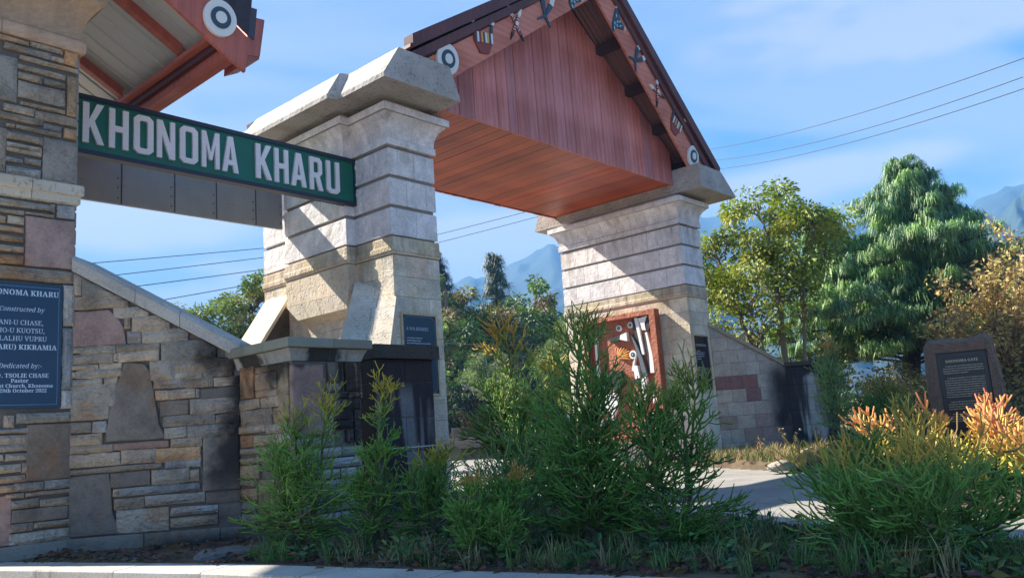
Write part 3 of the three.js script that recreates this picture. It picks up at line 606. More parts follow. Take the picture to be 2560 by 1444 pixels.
{ // wing on the far side, right of the right pillar
  const t = thing('wing_wall', 'sloping ashlar wing wall with pinkish-red blocks and black streaks, right of the right pillar', 'wall');
  const r = rng(31), f = frame(16.90, 0, -9.0, 1, 1), L = 1.64, W = 0.61, top = u => 2.88 - 0.615 * u;
  const q = (u, w, y) => V(16.90 + (u + w) * R2, y, -9.0 + (u - w) * R2);
  const g = new G(), A = [[0, 0], [L, 0], [L, W], [-W, W]];
  const lo = A.map(([u, w]) => q(u, w, -0.3)), hi = A.map(([u, w]) => q(u, w, top(u)));
  for (let i = 0; i < 4; i++) g.quad(lo[i], lo[(i + 1) % 4], hi[(i + 1) % 4], hi[i]);
  g.quad(hi[0], hi[1], hi[2], hi[3]); const core = put('wall_core', g.geo(), M.mortar, t);
  const w = L, h = 3, uvf = faceUV(f, w, h);
  const stain = (u, v) => { const n = fbm(u * 2.2, v * 1.4, 45, 4), s = sstep(1.10, 1.62, u + (n - 0.5) * 0.7) * sstep(2.2, 1.7, v) * 0.97; const foot = sstep(0.26, 0.02, v + (runs(u, v, 8) - 0.5) * 0.3) * 0.75; const k = Math.max(s * sstep(0.15, 0.5, runs(u, v, 3) + 0.16), foot); return blk(k); };
  const mat = faceMat(w, h, stain, [0.50, 0.42, 0.33], B_sand, 0.008);
  // redder blocks in two courses near the pillar
  ashlarFace(t, f, L, -0.05, top, 0.30, 0.36, mat, uvf, r, (rr, u, y, k) => { const b = tintOf(rr, 0.10, 0.05); if ((k === 5 && u < 0.85) || (k === 4 && u > 0.6 && u < 1.1)) return [b[0] * 0.62, b[1] * 0.36, b[2] * 0.38]; if (k < 3 && rr() < 0.55) return [b[0] * 0.86, b[1] * 0.70, b[2] * 0.70]; return b; });
  const cg = new G(), e = 0.055, cp = [[-0.02, -e], [L, -e], [L, W + e], [-0.02, W + e]];
  const ca = cp.map(([u, ww]) => q(u, ww, top(u) - 0.01)), cb = cp.map(([u, ww]) => q(u, ww, top(u) + 0.075));
  for (let i = 0; i < 4; i++) cg.quad(ca[i], ca[(i + 1) % 4], cb[(i + 1) % 4], cb[i], [0.6, 0.56, 0.52]);
  cg.quad(cb[0], cb[1], cb[2], cb[3], [0.6, 0.56, 0.52]).quad(ca[3], ca[2], ca[1], ca[0], [0.6, 0.56, 0.52]); put('coping', cg.geo(), M.sand, t);
  // low level end in the same line, darkened by water
  const L2 = 2.72, fe = frame(16.90 + L * R2, 0, -9.0 + L * R2, 1, 1), g2 = new G(), A2 = [[L, 0], [L2, 0], [L2, W], [L, W]], lo2 = A2.map(([u, w]) => q(u, w, -0.3)), hi2 = A2.map(([u, w]) => q(u, w, 1.86));
  for (let i = 0; i < 4; i++) g2.quad(lo2[i], lo2[(i + 1) % 4], hi2[(i + 1) % 4], hi2[i]); g2.quad(hi2[0], hi2[1], hi2[2], hi2[3]); put('wall_core', g2.geo(), M.mortar, t);
  const stain2 = (u, v) => { const k = clamp(sstep(0.40, 0.62, runs(u, v, 12, 7, 0.5) + 0.34 * sstep(0.55, 0.0, u) + 0.45 * sstep(1.55, 1.86, v) + 0.25 * sstep(0.4, 0, v) - 0.04)) * 0.96; return blk(k); };
  const ma = faceMat(L2 - L, 1.9, stain2, [0.44, 0.40, 0.34], B_sand, 0.008);
  ashlarFace(t, fe, L2 - L, -0.05, () => 1.87, 0.30, 0.36, ma, faceUV(fe, L2 - L, 1.9), r, rr => tintOf(rr, 0.14, 0.04));
  const cg2 = new G(), c2 = [[L - 0.04, -0.06], [L2 + 0.06, -0.06], [L2 + 0.06, W + 0.06], [L - 0.04, W + 0.06]], ca2 = c2.map(([u, w]) => q(u, w, 1.862)), cb2 = c2.map(([u, w]) => q(u, w, 1.955));
  for (let i = 0; i < 4; i++) cg2.quad(ca2[i], ca2[(i + 1) % 4], cb2[(i + 1) % 4], cb2[i], [0.13, 0.12, 0.12]); cg2.quad(cb2[0], cb2[1], cb2[2], cb2[3], [0.13, 0.12, 0.12]).quad(ca2[3], ca2[2], ca2[1], ca2[0], [0.13, 0.12, 0.12]); put('end_cap', cg2.geo(), M.sand, t);
}
{ // front wing of the left pillar, coming towards the viewer
  const t = thing('wing_wall', 'sloping stone buttress wall with a half-sunlit slab top, ending in a black-stained pier before the left pillar', 'wall');
  const r = rng(41), L = 1.62, W = 0.61, top = u => 2.88 - 0.63 * u;
  const q = (u, w, y) => V(7.69 - (u + w) * R2, y, -9.0 + (u - w) * R2);       // u along the wall, w across it
  const A = [[0, 0], [L, 0], [L, W], [-W, W]], g = new G();
  const lo = A.map(([u, w]) => q(u, w, -0.3)), hi = A.map(([u, w]) => q(u, w, top(u) - 0.05));
  for (let i = 0; i < 4; i++) g.quad(lo[i], lo[(i + 1) % 4], hi[(i + 1) % 4], hi[i]);
  g.quad(hi[0], hi[1], hi[2], hi[3]); put('wall_core', g.geo(), M.sand, t);
  // slabs on the slope, four rows
  const rows = [-W, -0.05, 0.33, 0.70, 1.06, L];
  for (let i = 0; i < 5; i++) for (const [w0, w1] of i % 2 ? [[-0.02, 0.24], [0.246, W + 0.02]] : [[-0.02, 0.30], [0.306, W + 0.02]]) {
    let P = [[rows[i], w0], [rows[i + 1] - 0.006, w0], [rows[i + 1] - 0.006, w1], [rows[i], w1]]; P = clipPoly(P, (u, w) => u + w);
    if (P.length < 3) continue;
    put('coping_stone', new G().sweep(P.map(([u, w]) => q(u, w, top(u) + r() * 0.004)), V(0, -0.07, 0), tintOf(r, 0.06, 0.03), (p, n) => Math.abs(n.y) > 0.5 ? [p.x * 0.7 - p.z * 0.7, (p.x + p.z) * 0.85] : [p.x + p.z, p.y]).geo(), M.sand, t);
  }
  const x0 = 5.97, x1 = 6.86, z0 = -8.4, z1 = -7.41; put('pier_core', new G().box(x0, -0.4, z0, x1, 1.76, z1).geo(), M.mortar, t);
  const fa = frame(x0, 0, z1, 1, 0), fb = frame(x0, 0, z0, 0, 1);
  const st = (u, v) => { const n = runs(u, v, 61, 6, 0.45), k = clamp(0.84 + 0.9 * sstep(1.25, 1.75, v) + 0.7 * (sstep(0.35, 0.62, n) - 0.45) + 0.35 * sstep(0.5, 0.1, v)); const lime = sstep(0.72, 0.8, runs(u, v, 66, 16, 1.2)) * 0.5 * sstep(0.2, 0.5, v) * sstep(1.5, 1.2, v); const c = blk(clamp(k, 0, 0.97), 2); return c.map((x, i) => mix(x, 0.5, lime)); };
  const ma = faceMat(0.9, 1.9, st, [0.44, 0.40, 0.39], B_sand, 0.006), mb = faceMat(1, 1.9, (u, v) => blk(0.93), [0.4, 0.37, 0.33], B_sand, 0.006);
  ashlarFace(t, fa, x1 - x0, -0.12, () => 1.77, 0.40, 0.5, ma, faceUV(fa, 0.9, 1.9), r, (rr, u, y) => { const b = tintOf(rr, 0.2, 0.05); return rr() < 0.4 ? [b[0], b[1] * 0.9, b[2] * 0.88] : b; }, 0.006);
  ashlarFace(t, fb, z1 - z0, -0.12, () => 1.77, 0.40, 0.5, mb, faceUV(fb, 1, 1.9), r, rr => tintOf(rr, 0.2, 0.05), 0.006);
  put('pier_cap', new G().box(x0 - 0.03, 1.765, z0, x1 + 0.07, 1.925, z1 + 0.07, [0.10, 0.095, 0.1]).geo(), M.sand, t);
  put('pier_base', new G().box(x0 - 0.05, -0.4, z0, x1 + 0.12, 0.07, z1 + 0.12, [0.13, 0.13, 0.16]).geo(), M.sand, t);
  put('lime_line', new G().box(x0 + 0.05, 0.735, z1, x1 - 0.02, 0.75, z1 + 0.014, [0.75, 0.75, 0.75]).geo(), M.plaster, t);
}
{ // rear fin of the left pillar
  const t = thing('buttress_fin', 'steep sunlit stone buttress fin with a black shaded flank, behind the stone pedestal', 'buttress');
  const z0 = -12.37, z1 = -11.64, r = rng(43), ex = 6.55, top = x => 3.36 - (7.69 - x) * 1.46, g = new G();
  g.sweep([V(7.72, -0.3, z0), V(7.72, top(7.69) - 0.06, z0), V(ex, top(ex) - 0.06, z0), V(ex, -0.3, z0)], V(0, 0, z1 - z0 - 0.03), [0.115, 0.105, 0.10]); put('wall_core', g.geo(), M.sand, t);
  for (const [za, zb] of [[z0, z0 + 0.36], [z0 + 0.366, z1 + 0.02]]) { let x = 7.70; while (x > ex + 0.05) { const xn = Math.max(ex, x - 0.34 - r() * 0.1); put('coping_stone', new G().sweep([V(x, top(x), za), V(x, top(x) - 0.09, za), V(xn + 0.003, top(xn + 0.003) - 0.09, za), V(xn + 0.003, top(xn + 0.003), za)], V(0, 0, zb - za), tintOf(r, 0.06, 0.03), (p, n) => [p.z, (p.y - p.x) * 0.8]).geo(), M.sand, t); x = xn; } }
}
// ---------------------------------------------------------------- the rubble pier with the plaque, its wing wall and pedestal
const STONE_TINTS = [[0.36, 0.315, 0.265], [0.33, 0.33, 0.335], [0.31, 0.215, 0.195], [0.165, 0.15, 0.14], [0.42, 0.275, 0.165], [0.25, 0.215, 0.185], [0.34, 0.26, 0.165], [0.45, 0.42, 0.38]];
const WING = [[0,249,8,273,0],[9,246,39,269,0],[0,234,54,247,0],[40,223,74,234,0],[51,212,56,223,0],[58,208,95,223,0],[54,197,67,209,1],[68,196,113,209,0],[0,191,8,196,0],[9,189,42,196,0],[43,189,85,196,0],[0,179,40,189,0],[41,180,45,188,0],[46,179,84,188,0],[87,176,141,196,0],[0,174,26,178,0],[27,173,48,178,0],[0,166,5,172,0],[5,165,48,173,0],[0,158,29,164,0],[32,158,44,164,0],[0,136,43,158,0],[76,158,101,178,0],[101,165,158,177,0],[101,158,127,165,0],[128,159,157,164,0],[79,150,111,159,1],[111,149,137,158,0],[138,149,163,157,0],[81,139,120,148,0],[121,139,124,147,0],[125,137,163,147,3],[86,123,113,137,3],[115,122,163,137,0],[89,112,139,122,0],[140,112,163,120,0],[90,101,111,111,0],[112,99,163,111,1],[0,124,37,137,0],[0,112,20,122,0],[21,111,34,122,1],[0,100,30,110,0],[0,92,41,99,0],[42,93,94,99,2],[96,92,126,100,0],[0,79,48,91,0],[49,79,81,92,0],[82,78,125,91,4],[1,73,87,77,0],[91,72,125,78,1],[39,58,76,71,3],[78,57,114,71,0],[115,58,123,69,0],[127,48,162,99,5],[41,49,46,55,0],[47,49,124,56,1],[43,36,71,46,0],[72,38,129,47,1],[130,36,163,46,3],[45,14,94,35,0],[96,27,141,34,1],[96,16,141,24,0],[142,12,164,35,3]];
const PIER = [[43,124,92,133,0],[33,120,41,131,0],[53,70,92,122,5],[18,115,53,119,0],[18,105,53,113,0],[18,98,53,104,0],[19,91,33,96,0],[35,90,53,96,0],[21,79,48,86,0],[49,78,54,87,0],[19,70,52,76,0],[20,62,44,67,0],[44,61,68,68,1],[69,61,92,69,1],[37,56,51,59,0],[53,56,92,59,0],[41,46,64,53,0],[65,45,91,52,0],[42,33,90,44,5],[41,25,60,32,0],[61,26,92,31,0],[40,13,92,23,0],[29,14,41,58,2],[82,218,92,259,1],[82,155,92,215,1],[82,137,92,154,1],[1,261,91,273,0],[0,333,68,339,0],[68,332,72,340,0],[74,328,91,341,1],[0,326,44,329,0],[45,327,71,329,0],[8,316,28,322,0],[30,316,44,323,0],[46,276,91,325,2],[1,308,44,312,0],[1,298,44,303,4],[2,288,45,293,0],[2,276,45,284,4],[-2,503,43,507,0],[45,504,76,509,0],[78,494,91,509,4],[22,494,64,500,1],[65,494,77,498,1],[-1,440,34,486,0],[36,487,91,491,0],[34,476,79,481,0],[35,466,57,473,0],[59,466,79,472,0],[35,446,79,463,0],[81,438,91,481,4],[38,439,79,442,0],[23,429,50,436,0],[52,427,91,436,0],[1,421,59,427,0],[60,418,76,424,1],[26,413,33,416,0],[35,413,76,417,0],[79,413,91,423,4],[26,401,59,408,0],[27,393,58,397,0],[27,388,58,392,0],[60,365,92,409,1],[26,378,41,382,1],[43,379,58,384,1],[27,365,58,373,1],[2,365,26,410,0]];
const PEDL = [[9,134,34,164,4],[37,156,60,162,0],[62,156,75,162,4],[38,140,75,155,0],[38,133,74,139,0],[77,107,93,161,6],[8,123,44,132,0],[46,123,76,132,0],[9,106,65,122,0],[68,107,76,120,6],[7,100,53,106,0],[54,98,94,106,0],[8,87,30,98,4],[32,88,70,97,0],[72,87,95,97,0],[9,80,42,85,0],[43,79,78,85,0],[7,71,60,76,0],[8,57,41,69,6],[40,13,93,55,6],[7,37,36,47,4],[9,26,33,34,0],[9,14,39,23,0],[7,50,32,55,0]];
const PEDR = [[0,94,34,159,2],[40,143,56,161,3],[60,134,79,162,6],[38,134,57,141,0],[37,127,62,132,3],[64,127,79,132,7],[36,117,43,125,0],[45,116,78,125,3],[46,107,67,115,3],[70,83,77,115,7],[44,98,67,105,3],[59,85,66,96,1],[36,86,44,114,7]];
function rubble(parent, f, list, mat, uvf, r, clip, extra = []) {
  const doOne = (P, c, flat) => {
    if (clip) P = clipPoly(P, clip); if (P.length < 3) return;
    const b = STONE_TINTS[c], t = tintOf(r, 0.26, 0.08).map((v, i) => v * b[i] / 0.34);
    let w = 0; for (const q of P) for (const s of P) w = Math.max(w, Math.abs(q[1] - s[1]));
    const slab = flat || c === 3 || c === 5 || c === 2;
    put('stone', stoneGeo(roughen(P, r, 0.010, 0.15), f, { proud: 0.014 + r() * 0.012, bulge: slab ? 0.004 : 0.018, bevel: 0.008, r, tint: t, uvf }), slab ? mat[1] : mat[0], parent);
  };
  for (const [a, b, c, d, k] of list) doOne(rect(a / 100 - 0.002, b / 100 - 0.003, c / 100 + 0.002, d / 100 + 0.003), k);
  for (const [P, k] of extra) doOne(P.map(q => [q[0] / 100, q[1] / 100]), k, true);
}
const rubbleMats = (w, h, fn, n = 1024) => { const m = wallMap(w, h, n, fn); const b1 = B_rock.clone(); b1.repeat.set(w / 1.3, h / 1.3); b1.needsUpdate = true; const o = { map: m, bumpMap: b1, color: lin(0.405, 0.378, 0.335), roughness: 0.78 }; return [std({ ...o, bumpScale: 0.04 }), std({ ...o, bumpScale: 0.012 })]; };
const veins = (u, v, s) => { const a = fbm(u * 5, v * 5, s, 4), b = fbm(u * 2.4, v * 3, s + 9, 3), o = sstep(0.60, 0.74, b) * 0.5; const k = 1 + 0.9 * (a - 0.5); return [k * (1 + 0.35 * o), k * (1 - 0.10 * o), k * (1 - 0.42 * o)]; };
{
  const pier = thing('stone_gate_pier', 'rubble stone gate pier with blue plaque and grey sheet roof with rust-red bargeboard', 'gate pier');
  const r = rng(51), X0 = 2.3, X1 = 3.22, Z1 = -8.7, Z0 = -12.1, f = frame(X0, 0, Z1, 1, 0);
  put('pier_core', new G().box(X0, -0.4, Z0, X1, 5.3, Z1 - 0.012).geo(), M.mortar, pier);
  const mats = rubbleMats(0.92, 5.3, (u, v) => veins(u + 3, v, 5)), uvf = faceUV(f, 0.92, 5.3);
  rubble(pier, f, PIER, mats, uvf, r, null);
  // coarse courses left of what the list holds
  let y = 1.02; while (y < 1.34) { put('stone', stoneGeo(roughen(rect(0.0, y, 0.15, y + 0.07), r, 0.008, 0.15), f, { r, tint: STONE_TINTS[1].map(v => v / 0.34) }), mats[0], pier); y += 0.08; }
  // outer right flank in plain courses
  const fs = frame(X1, 0, Z1, 0, -1); let v = 0; while (v < 5.05) { const h = 0.12 + r() * 0.2; let u = 0.02; while (u < 3.3) { const w = Math.min(0.25 + r() * 0.5, 3.38 - u); put('stone', stoneGeo(rect(u, v + 0.01, u + w - 0.012, Math.min(5.08, v + h)), fs, { r, bulge: 0.006, tint: tintOf(r, 0.2, 0.05) }), M.rock, pier); u += w; } v += h + 0.01; }
  const ol = new Outline([[X1, Z1], [X0, Z1], [X0, Z0], [X1, Z0]], 1), E = [0, 1, 3], run = (nm, prof, len, mat, tf) => courses(ol, E, [0, 1], len, () => prof, nm, mat, pier, r, tf || (rr => tintOf(rr, 0.07, 0.03)), 0.005);
  run('cornice', [[-0.03, 3.42], [0.012, 3.425], [0.035, 3.44], [0.035, 3.515], [0.06, 3.525], [0.06, 3.62], [0.05, 3.635], [-0.03, 3.64]], 0.45, M.sand);
  run('moulding', [[-0.03, 5.085], [0.045, 5.09], [0.055, 5.10], [0.055, 5.20], [0.03, 5.24], [-0.03, 5.245]], 0.7, M.rockFlat, rr => [1.5, 1.02, 0.70]);
  run('crown_stone', [[-0.03, 5.247], [0.018, 5.25], [0.028, 5.36], [0.06, 5.46], [0.12, 5.56], [0.19, 5.63], [0.2, 5.64], [0.2, 5.76], [-0.03, 5.76]], 0.9, M.rockFlat, rr => [1.25 * (0.95 + 0.1 * rr()), 0.85, 0.58]);
  run('plinth', [[-0.03, -0.35], [0.03, -0.35], [0.03, 0.115], [0.02, 0.125], [-0.03, 0.13]], 0.6, M.conc, rr => [0.62, 0.62, 0.62]);
  put('pier_top', new G().box(X0 - 0.12, 5.76, Z0 - 0.12, X1 + 0.12, 5.9, Z1 + 0.12).geo(), M.sand, pier);
  // beam that ties the pier to the big gateway: riveted steel panels
  const beam = put('beam', new G().box(X1, 4.40, -11.60, 7.50, 5.06, -11.53, [0.9, 0.9, 0.95]).geo(), std({ map: T_plaster, color: lin(0.205, 0.19, 0.20), roughness: 0.5 }), pier);
  const joints = [3.22, 4.1, 4.87, 5.65, 6.32, 7.0, 7.5];
  const bm = std({ map: T_plaster, color: lin(0.33, 0.30, 0.325), roughness: 0.42 });
  for (let i = 0; i + 1 < joints.length; i++) { put('panel', new G().box(joints[i] + 0.012, 4.39, -11.53, joints[i + 1] - 0.012, 5.06, -11.512, tintOf(r, 0.06, 0.02)).geo(), bm, beam); for (const yy of [4.47, 4.62, 4.76]) put('rivet', new G().box(joints[i + 1] - 0.06, yy, -11.513, joints[i + 1] - 0.04, yy + 0.02, -11.506, [0.5, 0.2, 0.15]).geo(), bm, beam); }
  // roof over the left gate, seen from below: ribbed sheet on red steel rafters
  const ry = x => 5.62 - 0.575 * (x - 4.75), xl = -1.2, xe = 4.92, zF = y => -8.22 + (y - 5.3) * 0.12, zB = y => -20.8 - zF(y);
  const sg = new G(), N = 150, prof = z => { const p = ((z % 0.28) + 0.28) % 0.28 / 0.28; return p < 0.16 ? 0.045 * sstep(0, 0.06, p) * sstep(0.16, 0.09, p) : 0; };
  const sp = (x, z, up) => V(x, ry(x) + 0.10 + up + prof(z), z);
  const zs = []; for (let z = -14.4; z < -8.2; z += 0.02) zs.push(z);
  for (let i = 0; i + 1 < zs.length; i++) for (const up of [0, 0.008]) sg.quad(sp(xe, zs[i], up), sp(xl, zs[i], up), sp(xl, zs[i + 1], up), sp(xe, zs[i + 1], up));
  const roof = put('roof_sheet', sg.geo(), M.sheetLight, pier);
  { const g = new G(); const p2 = (x, z) => V(-2.4 - x, ry(x) + 0.1, z); g.quad(p2(xe, -14.4), p2(xl, -14.4), p2(xl, -8.2), p2(xe, -8.2)); put('roof_sheet', g.geo(), M.sheetLight, pier); }
  const bar = (nm, x0, x1, z0, z1, th, mat, d = 0) => put(nm, new G().sweep([V(x1, ry(x1) + d, z0), V(x0, ry(x0) + d, z0), V(x0, ry(x0) + d - th, z0), V(x1, ry(x1) + d - th, z0)], V(0, 0, z1 - z0)).geo(), mat, roof);
  for (const z of [-9.18, -10.85, -12.5]) bar('rafter', xl, 4.58, z - 0.05, z + 0.05, 0.13, M.redsteel, 0.095);
  put('eave_beam', new G().box(4.68, 5.39, -14.35, 4.86, 5.56, -8.24).geo(), M.redsteel, roof);
  put('eave_angle', new G().box(4.53, 5.585, -12.7, 4.62, 5.64, -8.24).geo(), M.redsteel, roof); put('eave_web', new G().box(4.622, 5.50, -12.7, 4.678, 5.70, -8.24, [0.22, 0.3, 0.5]).geo(), M.redsteel, roof);
  put('fascia', new G().box(4.98, 5.52, -8.9, 5.03, 5.95, -8.35, [0.92, 0.9, 0.95]).geo(), M.redsteel, roof);
  // pointed bargeboard with its disc
  const lf = (x, y, o = 0) => V(x, y, zF(y) + o), bl = [[4.90, 5.22], [4.93, 5.62], [4.70, 5.76], [xl, 5.76 + 0.60 * (4.7 - xl)], [xl, 5.36 + 0.575 * (4.55 - xl)], [4.62, 5.36]];
  put('bargeboard', new G().sweep(bl.reverse().map(q => lf(q[0], q[1])), V(0, 0, -0.05)).geo(), M.redsteel, roof);
  put('bargeboard_return', new G().sweep([lf(4.93, 5.45, -0.05), lf(5.16, 5.53, -0.14), lf(5.2, 6.0, -0.14), lf(4.93, 5.93, -0.05)], V(0, 0, -0.05)).geo(), M.redsteel, roof);
  put('return_soffit', new G().sweep([lf(4.93, 5.36, -0.06), lf(5.16, 5.50, -0.15), lf(5.16, 5.53, -0.15), lf(4.93, 5.45, -0.06)], V(0, 0, -0.5), [0.7, 0.7, 0.75]).geo(), M.redsteel, roof);
  discEmblem([4.535, 5.735], pier, 0.20, y => zF(y) + 0.005);
  const thg = new G(), rr2 = rng(8); // dark torn covering hanging over the edge
  const thp = (x, y, o) => lf(x, y, o); for (let i = 0; i < 26; i++) { const x0 = 3.2 + i * 0.068, x1 = x0 + 0.08, y0 = 5.78 + 0.6 * (4.72 - x0), y1 = y0 + 0.62 + rr2() * 0.1 - Math.max(0, i - 22) * 0.12; thg.sweep([thp(x0, y0 - rr2() * 0.02, 0.03), thp(x1, y0 - 0.045 - rr2() * 0.02, 0.03), thp(x1, y1, 0.05 + rr2() * 0.02), thp(x0, y1, 0.05)], V(0, 0, -0.03), tintOf(rr2, 0.3, 0.02)); }
  put('roof_felt', thg.geo(), std({ color: lin(0.05, 0.055, 0.075), bumpMap: B_rock, bumpScale: 0.02 }), roof);
}
{ // wing wall, facing the viewer
  const wing = thing('stone_wing_wall', 'rubble stone wing wall with a sloping concrete coping beside the plaque pier', 'wall');
  const r = rng(61), f = frame(3.22, 0, -8.7, 1, 1), L = 1.645, W = 0.5, top = u => 2.735 - 0.60 * u;
  const q = (u, w, y) => V(3.22 + (u + w) * R2, y, -8.7 + (u - w) * R2), A = [[0, 0.012], [L + 0.1, 0.012], [L + 0.1, W], [-W, W]], g = new G();
  const lo = A.map(([u, w]) => q(u, w, -0.3)), hi = A.map(([u, w]) => q(u, w, top(u) + 0.02)); for (let i = 0; i < 4; i++) g.quad(lo[i], lo[(i + 1) % 4], hi[(i + 1) % 4], hi[i]); g.quad(hi[0], hi[1], hi[2], hi[3]);
  put('wall_core', g.geo(), M.mortar, wing);
  const stain = (u, v) => { const c = veins(u, v, 21), n = fbm(u * 4, v * 4, 33, 4), e = u + (n - 0.5) * 0.55 - 0.10 * Math.sin(v * 6); let k = sstep(1.26, 1.58, e) * sstep(0.2, 0.7, v) * 0.93; k = Math.max(k, 0.85 * sstep(0.14, 0.0, v) * sstep(0.5, 1.2, u + (n - 0.5))); const b = blk(k); return c.map((x, i) => x * b[i]); };
  const mats = rubbleMats(L, 2.75, stain), uvf = faceUV(f, L, 2.75);
  rubble(wing, f, WING, mats, uvf, r, (u, v) => top(u) - 0.012 - v, [
    [[[0, 233], [15, 232], [35, 232], [44, 224], [50, 213], [52, 197], [0, 197]].reverse(), 2],
    [[[50, 178], [59, 177.5], [71, 175], [75, 169], [79, 149], [85, 115], [90, 103], [89, 101], [34, 102], [34, 111], [37, 131], [42, 155], [48, 166]].reverse(), 5],
    [[[0, 70], [37, 71], [40, 56], [41, 35], [48, 14], [0, 13.5]].reverse(), 3]]);
  let u = 0; while (u < L) { const un = Math.min(L, u + 0.72); put('plinth', stoneGeo(rect(u + 0.003, -0.3, un - 0.003, 0.125 - 0.004 * r()), f, { proud: 0.05, bulge: 0.003, bevel: 0.008, r, tint: [0.56, 0.54, 0.50], uvf }), mats[1], wing); u = un; }
  // coping in three lengths
  for (const [a, b] of [[0.0, 0.62], [0.626, 1.06], [1.066, L]]) {
    const S = (u2, w, h) => q(u2, w, top(u2) + h), P = [[-0.05, 0.0], [-0.055, 0.02], [-0.055, 0.125], [-0.02, 0.165], [W, 0.185], [W, 0.0]], ga = new G(), A1 = P.map(([w, h]) => S(a, w, h)), B1 = P.map(([w, h]) => S(b, w, h)), tt = tintOf(r, 0.05, 0.02);
    for (let i = 0; i < 6; i++) ga.quad(A1[i], A1[(i + 1) % 6], B1[(i + 1) % 6], B1[i], tt); for (let i = 1; i < 5; i++) { ga.tri(A1[0], A1[i], A1[i + 1], tt); ga.tri(B1[0], B1[i + 1], B1[i], tt); }
    put('coping', ga.geo(), M.conc, wing);
  }
}
{ // square pedestal at the wing's end
  const ped = thing('stone_pedestal', 'square rubble stone pedestal with mossy black cap, between the wing wall and the black pier', 'pedestal');
  const r = rng(71), X0 = 4.37, X1 = 5.17, Z1 = -6.63, Z0 = -7.65; put('pedestal_core', new G().box(X0 + 0.012, -0.4, Z0, X1 - 0.012, 1.66, Z1 - 0.012).geo(), M.mortar, ped);
  const fl = frame(X0, 0, -7.6, 0, 1), fr = frame(X0, 0, Z1, 1, 0);
  const sl = (u, v) => { const c = veins(u + 7, v, 27), n = fbm(u * 4, v * 2.5, 37, 4); const k = Math.max(0.9 * sstep(1.25, 1.62, v + (n - 0.5) * 0.9), 0.85 * sstep(0.16, 0.0, u + (n - 0.5) * 0.2), 0.8 * sstep(0.4, 0.0, v + (n - 0.5) * 0.5)); const b = blk(k); return c.map((x, i) => x * b[i]); };
  const sr = (u, v) => { const c = veins(u + 9, v, 29), n = fbm(u * 5, v * 3, 39, 4), m = runs(u, v, 49, 8, 0.8); let k = sstep(0.40, 0.58, m + 0.22 * sstep(0.3, 0.55, u) - 0.2) * 0.94; k = Math.max(k, 0.9 * sstep(1.56, 1.64, v + (n - 0.5) * 0.2)); const b = blk(k), lime = 0.75 * sstep(0.50, 0.60, fbm(u * 3 + 2, v * 3, 57, 4)) * sstep(1.4, 1.2, v) * sstep(0.38, 0.3, u); return c.map((x, i) => mix(x * b[i], [0.66, 0.66, 0.70][i], lime)); };
  rubble(ped, fl, PEDL, rubbleMats(0.97, 1.7, sl, 512), faceUV(fl, 0.97, 1.7), r, null); rubble(ped, fr, PEDR, rubbleMats(0.8, 1.7, sr, 512), faceUV(fr, 0.8, 1.7), r, null);
  { let y = 0.12; while (y < 0.85) { let u = 0.01; while (u < 0.76) { const w = Math.min(0.14 + r() * 0.24, 0.79 - u); if (!(u + w > 0.58 && y > 0.75)) put('stone', stoneGeo(rect(u, y, u + w - 0.012, y + 0.085), fr, { r, tint: tintOf(r, 0.25, 0.06) }), M.rock, ped); u += w; } y += 0.1; } }
  const ol = new Outline([[X1, Z1], [X0, Z1], [X0, Z0], [X1, Z0]], 1);
  const cu = wallMap(1, 1, 256, (u, v) => blk(0.92 * sstep(0.42, 0.6, fbm(u * 5, v * 3, 91, 4)))); cu.wrapS = cu.wrapT = THREE.RepeatWrapping; const cm = std({ map: cu, bumpMap: B_rock, bumpScale: 0.012, color: lin(0.42, 0.40, 0.35) });
  courses(ol, [0, 1, 3], [0, 1], 0.4, () => [[-0.03, 1.625], [0.006, 1.63], [0.03, 1.70], [0.055, 1.742], [-0.03, 1.744]], 'corbel', cm, ped, r, rr => tintOf(rr, 0.15, 0.04), 0.004);
  courses(ol, [0, 1, 3], [0, 1], 0.36, () => [[-0.1, 1.746], [0.082, 1.747], [0.09, 1.755], [0.09, 1.83], [0.08, 1.84], [-0.1, 1.842]], 'cap_stone', std({ map: T_plaster, bumpMap: B_plaster, bumpScale: 0.006, color: lin(0.27, 0.265, 0.205) }), ped, r, rr => tintOf(rr, 0.12, 0.03), 0.005);
  put('cap_top', new G().box(X0 - 0.05, 1.75, Z0, X1 + 0.05, 1.84, Z1 + 0.05).geo(), M.conc, ped);
  courses(ol, [0, 1, 3], [0, 1], 0.8, () => [[-0.03, -0.35], [0.045, -0.35], [0.045, 0.11], [0.035, 0.12], [-0.03, 0.125]], 'plinth', M.conc, ped, r, () => [0.22, 0.21, 0.19], 0.005);
}
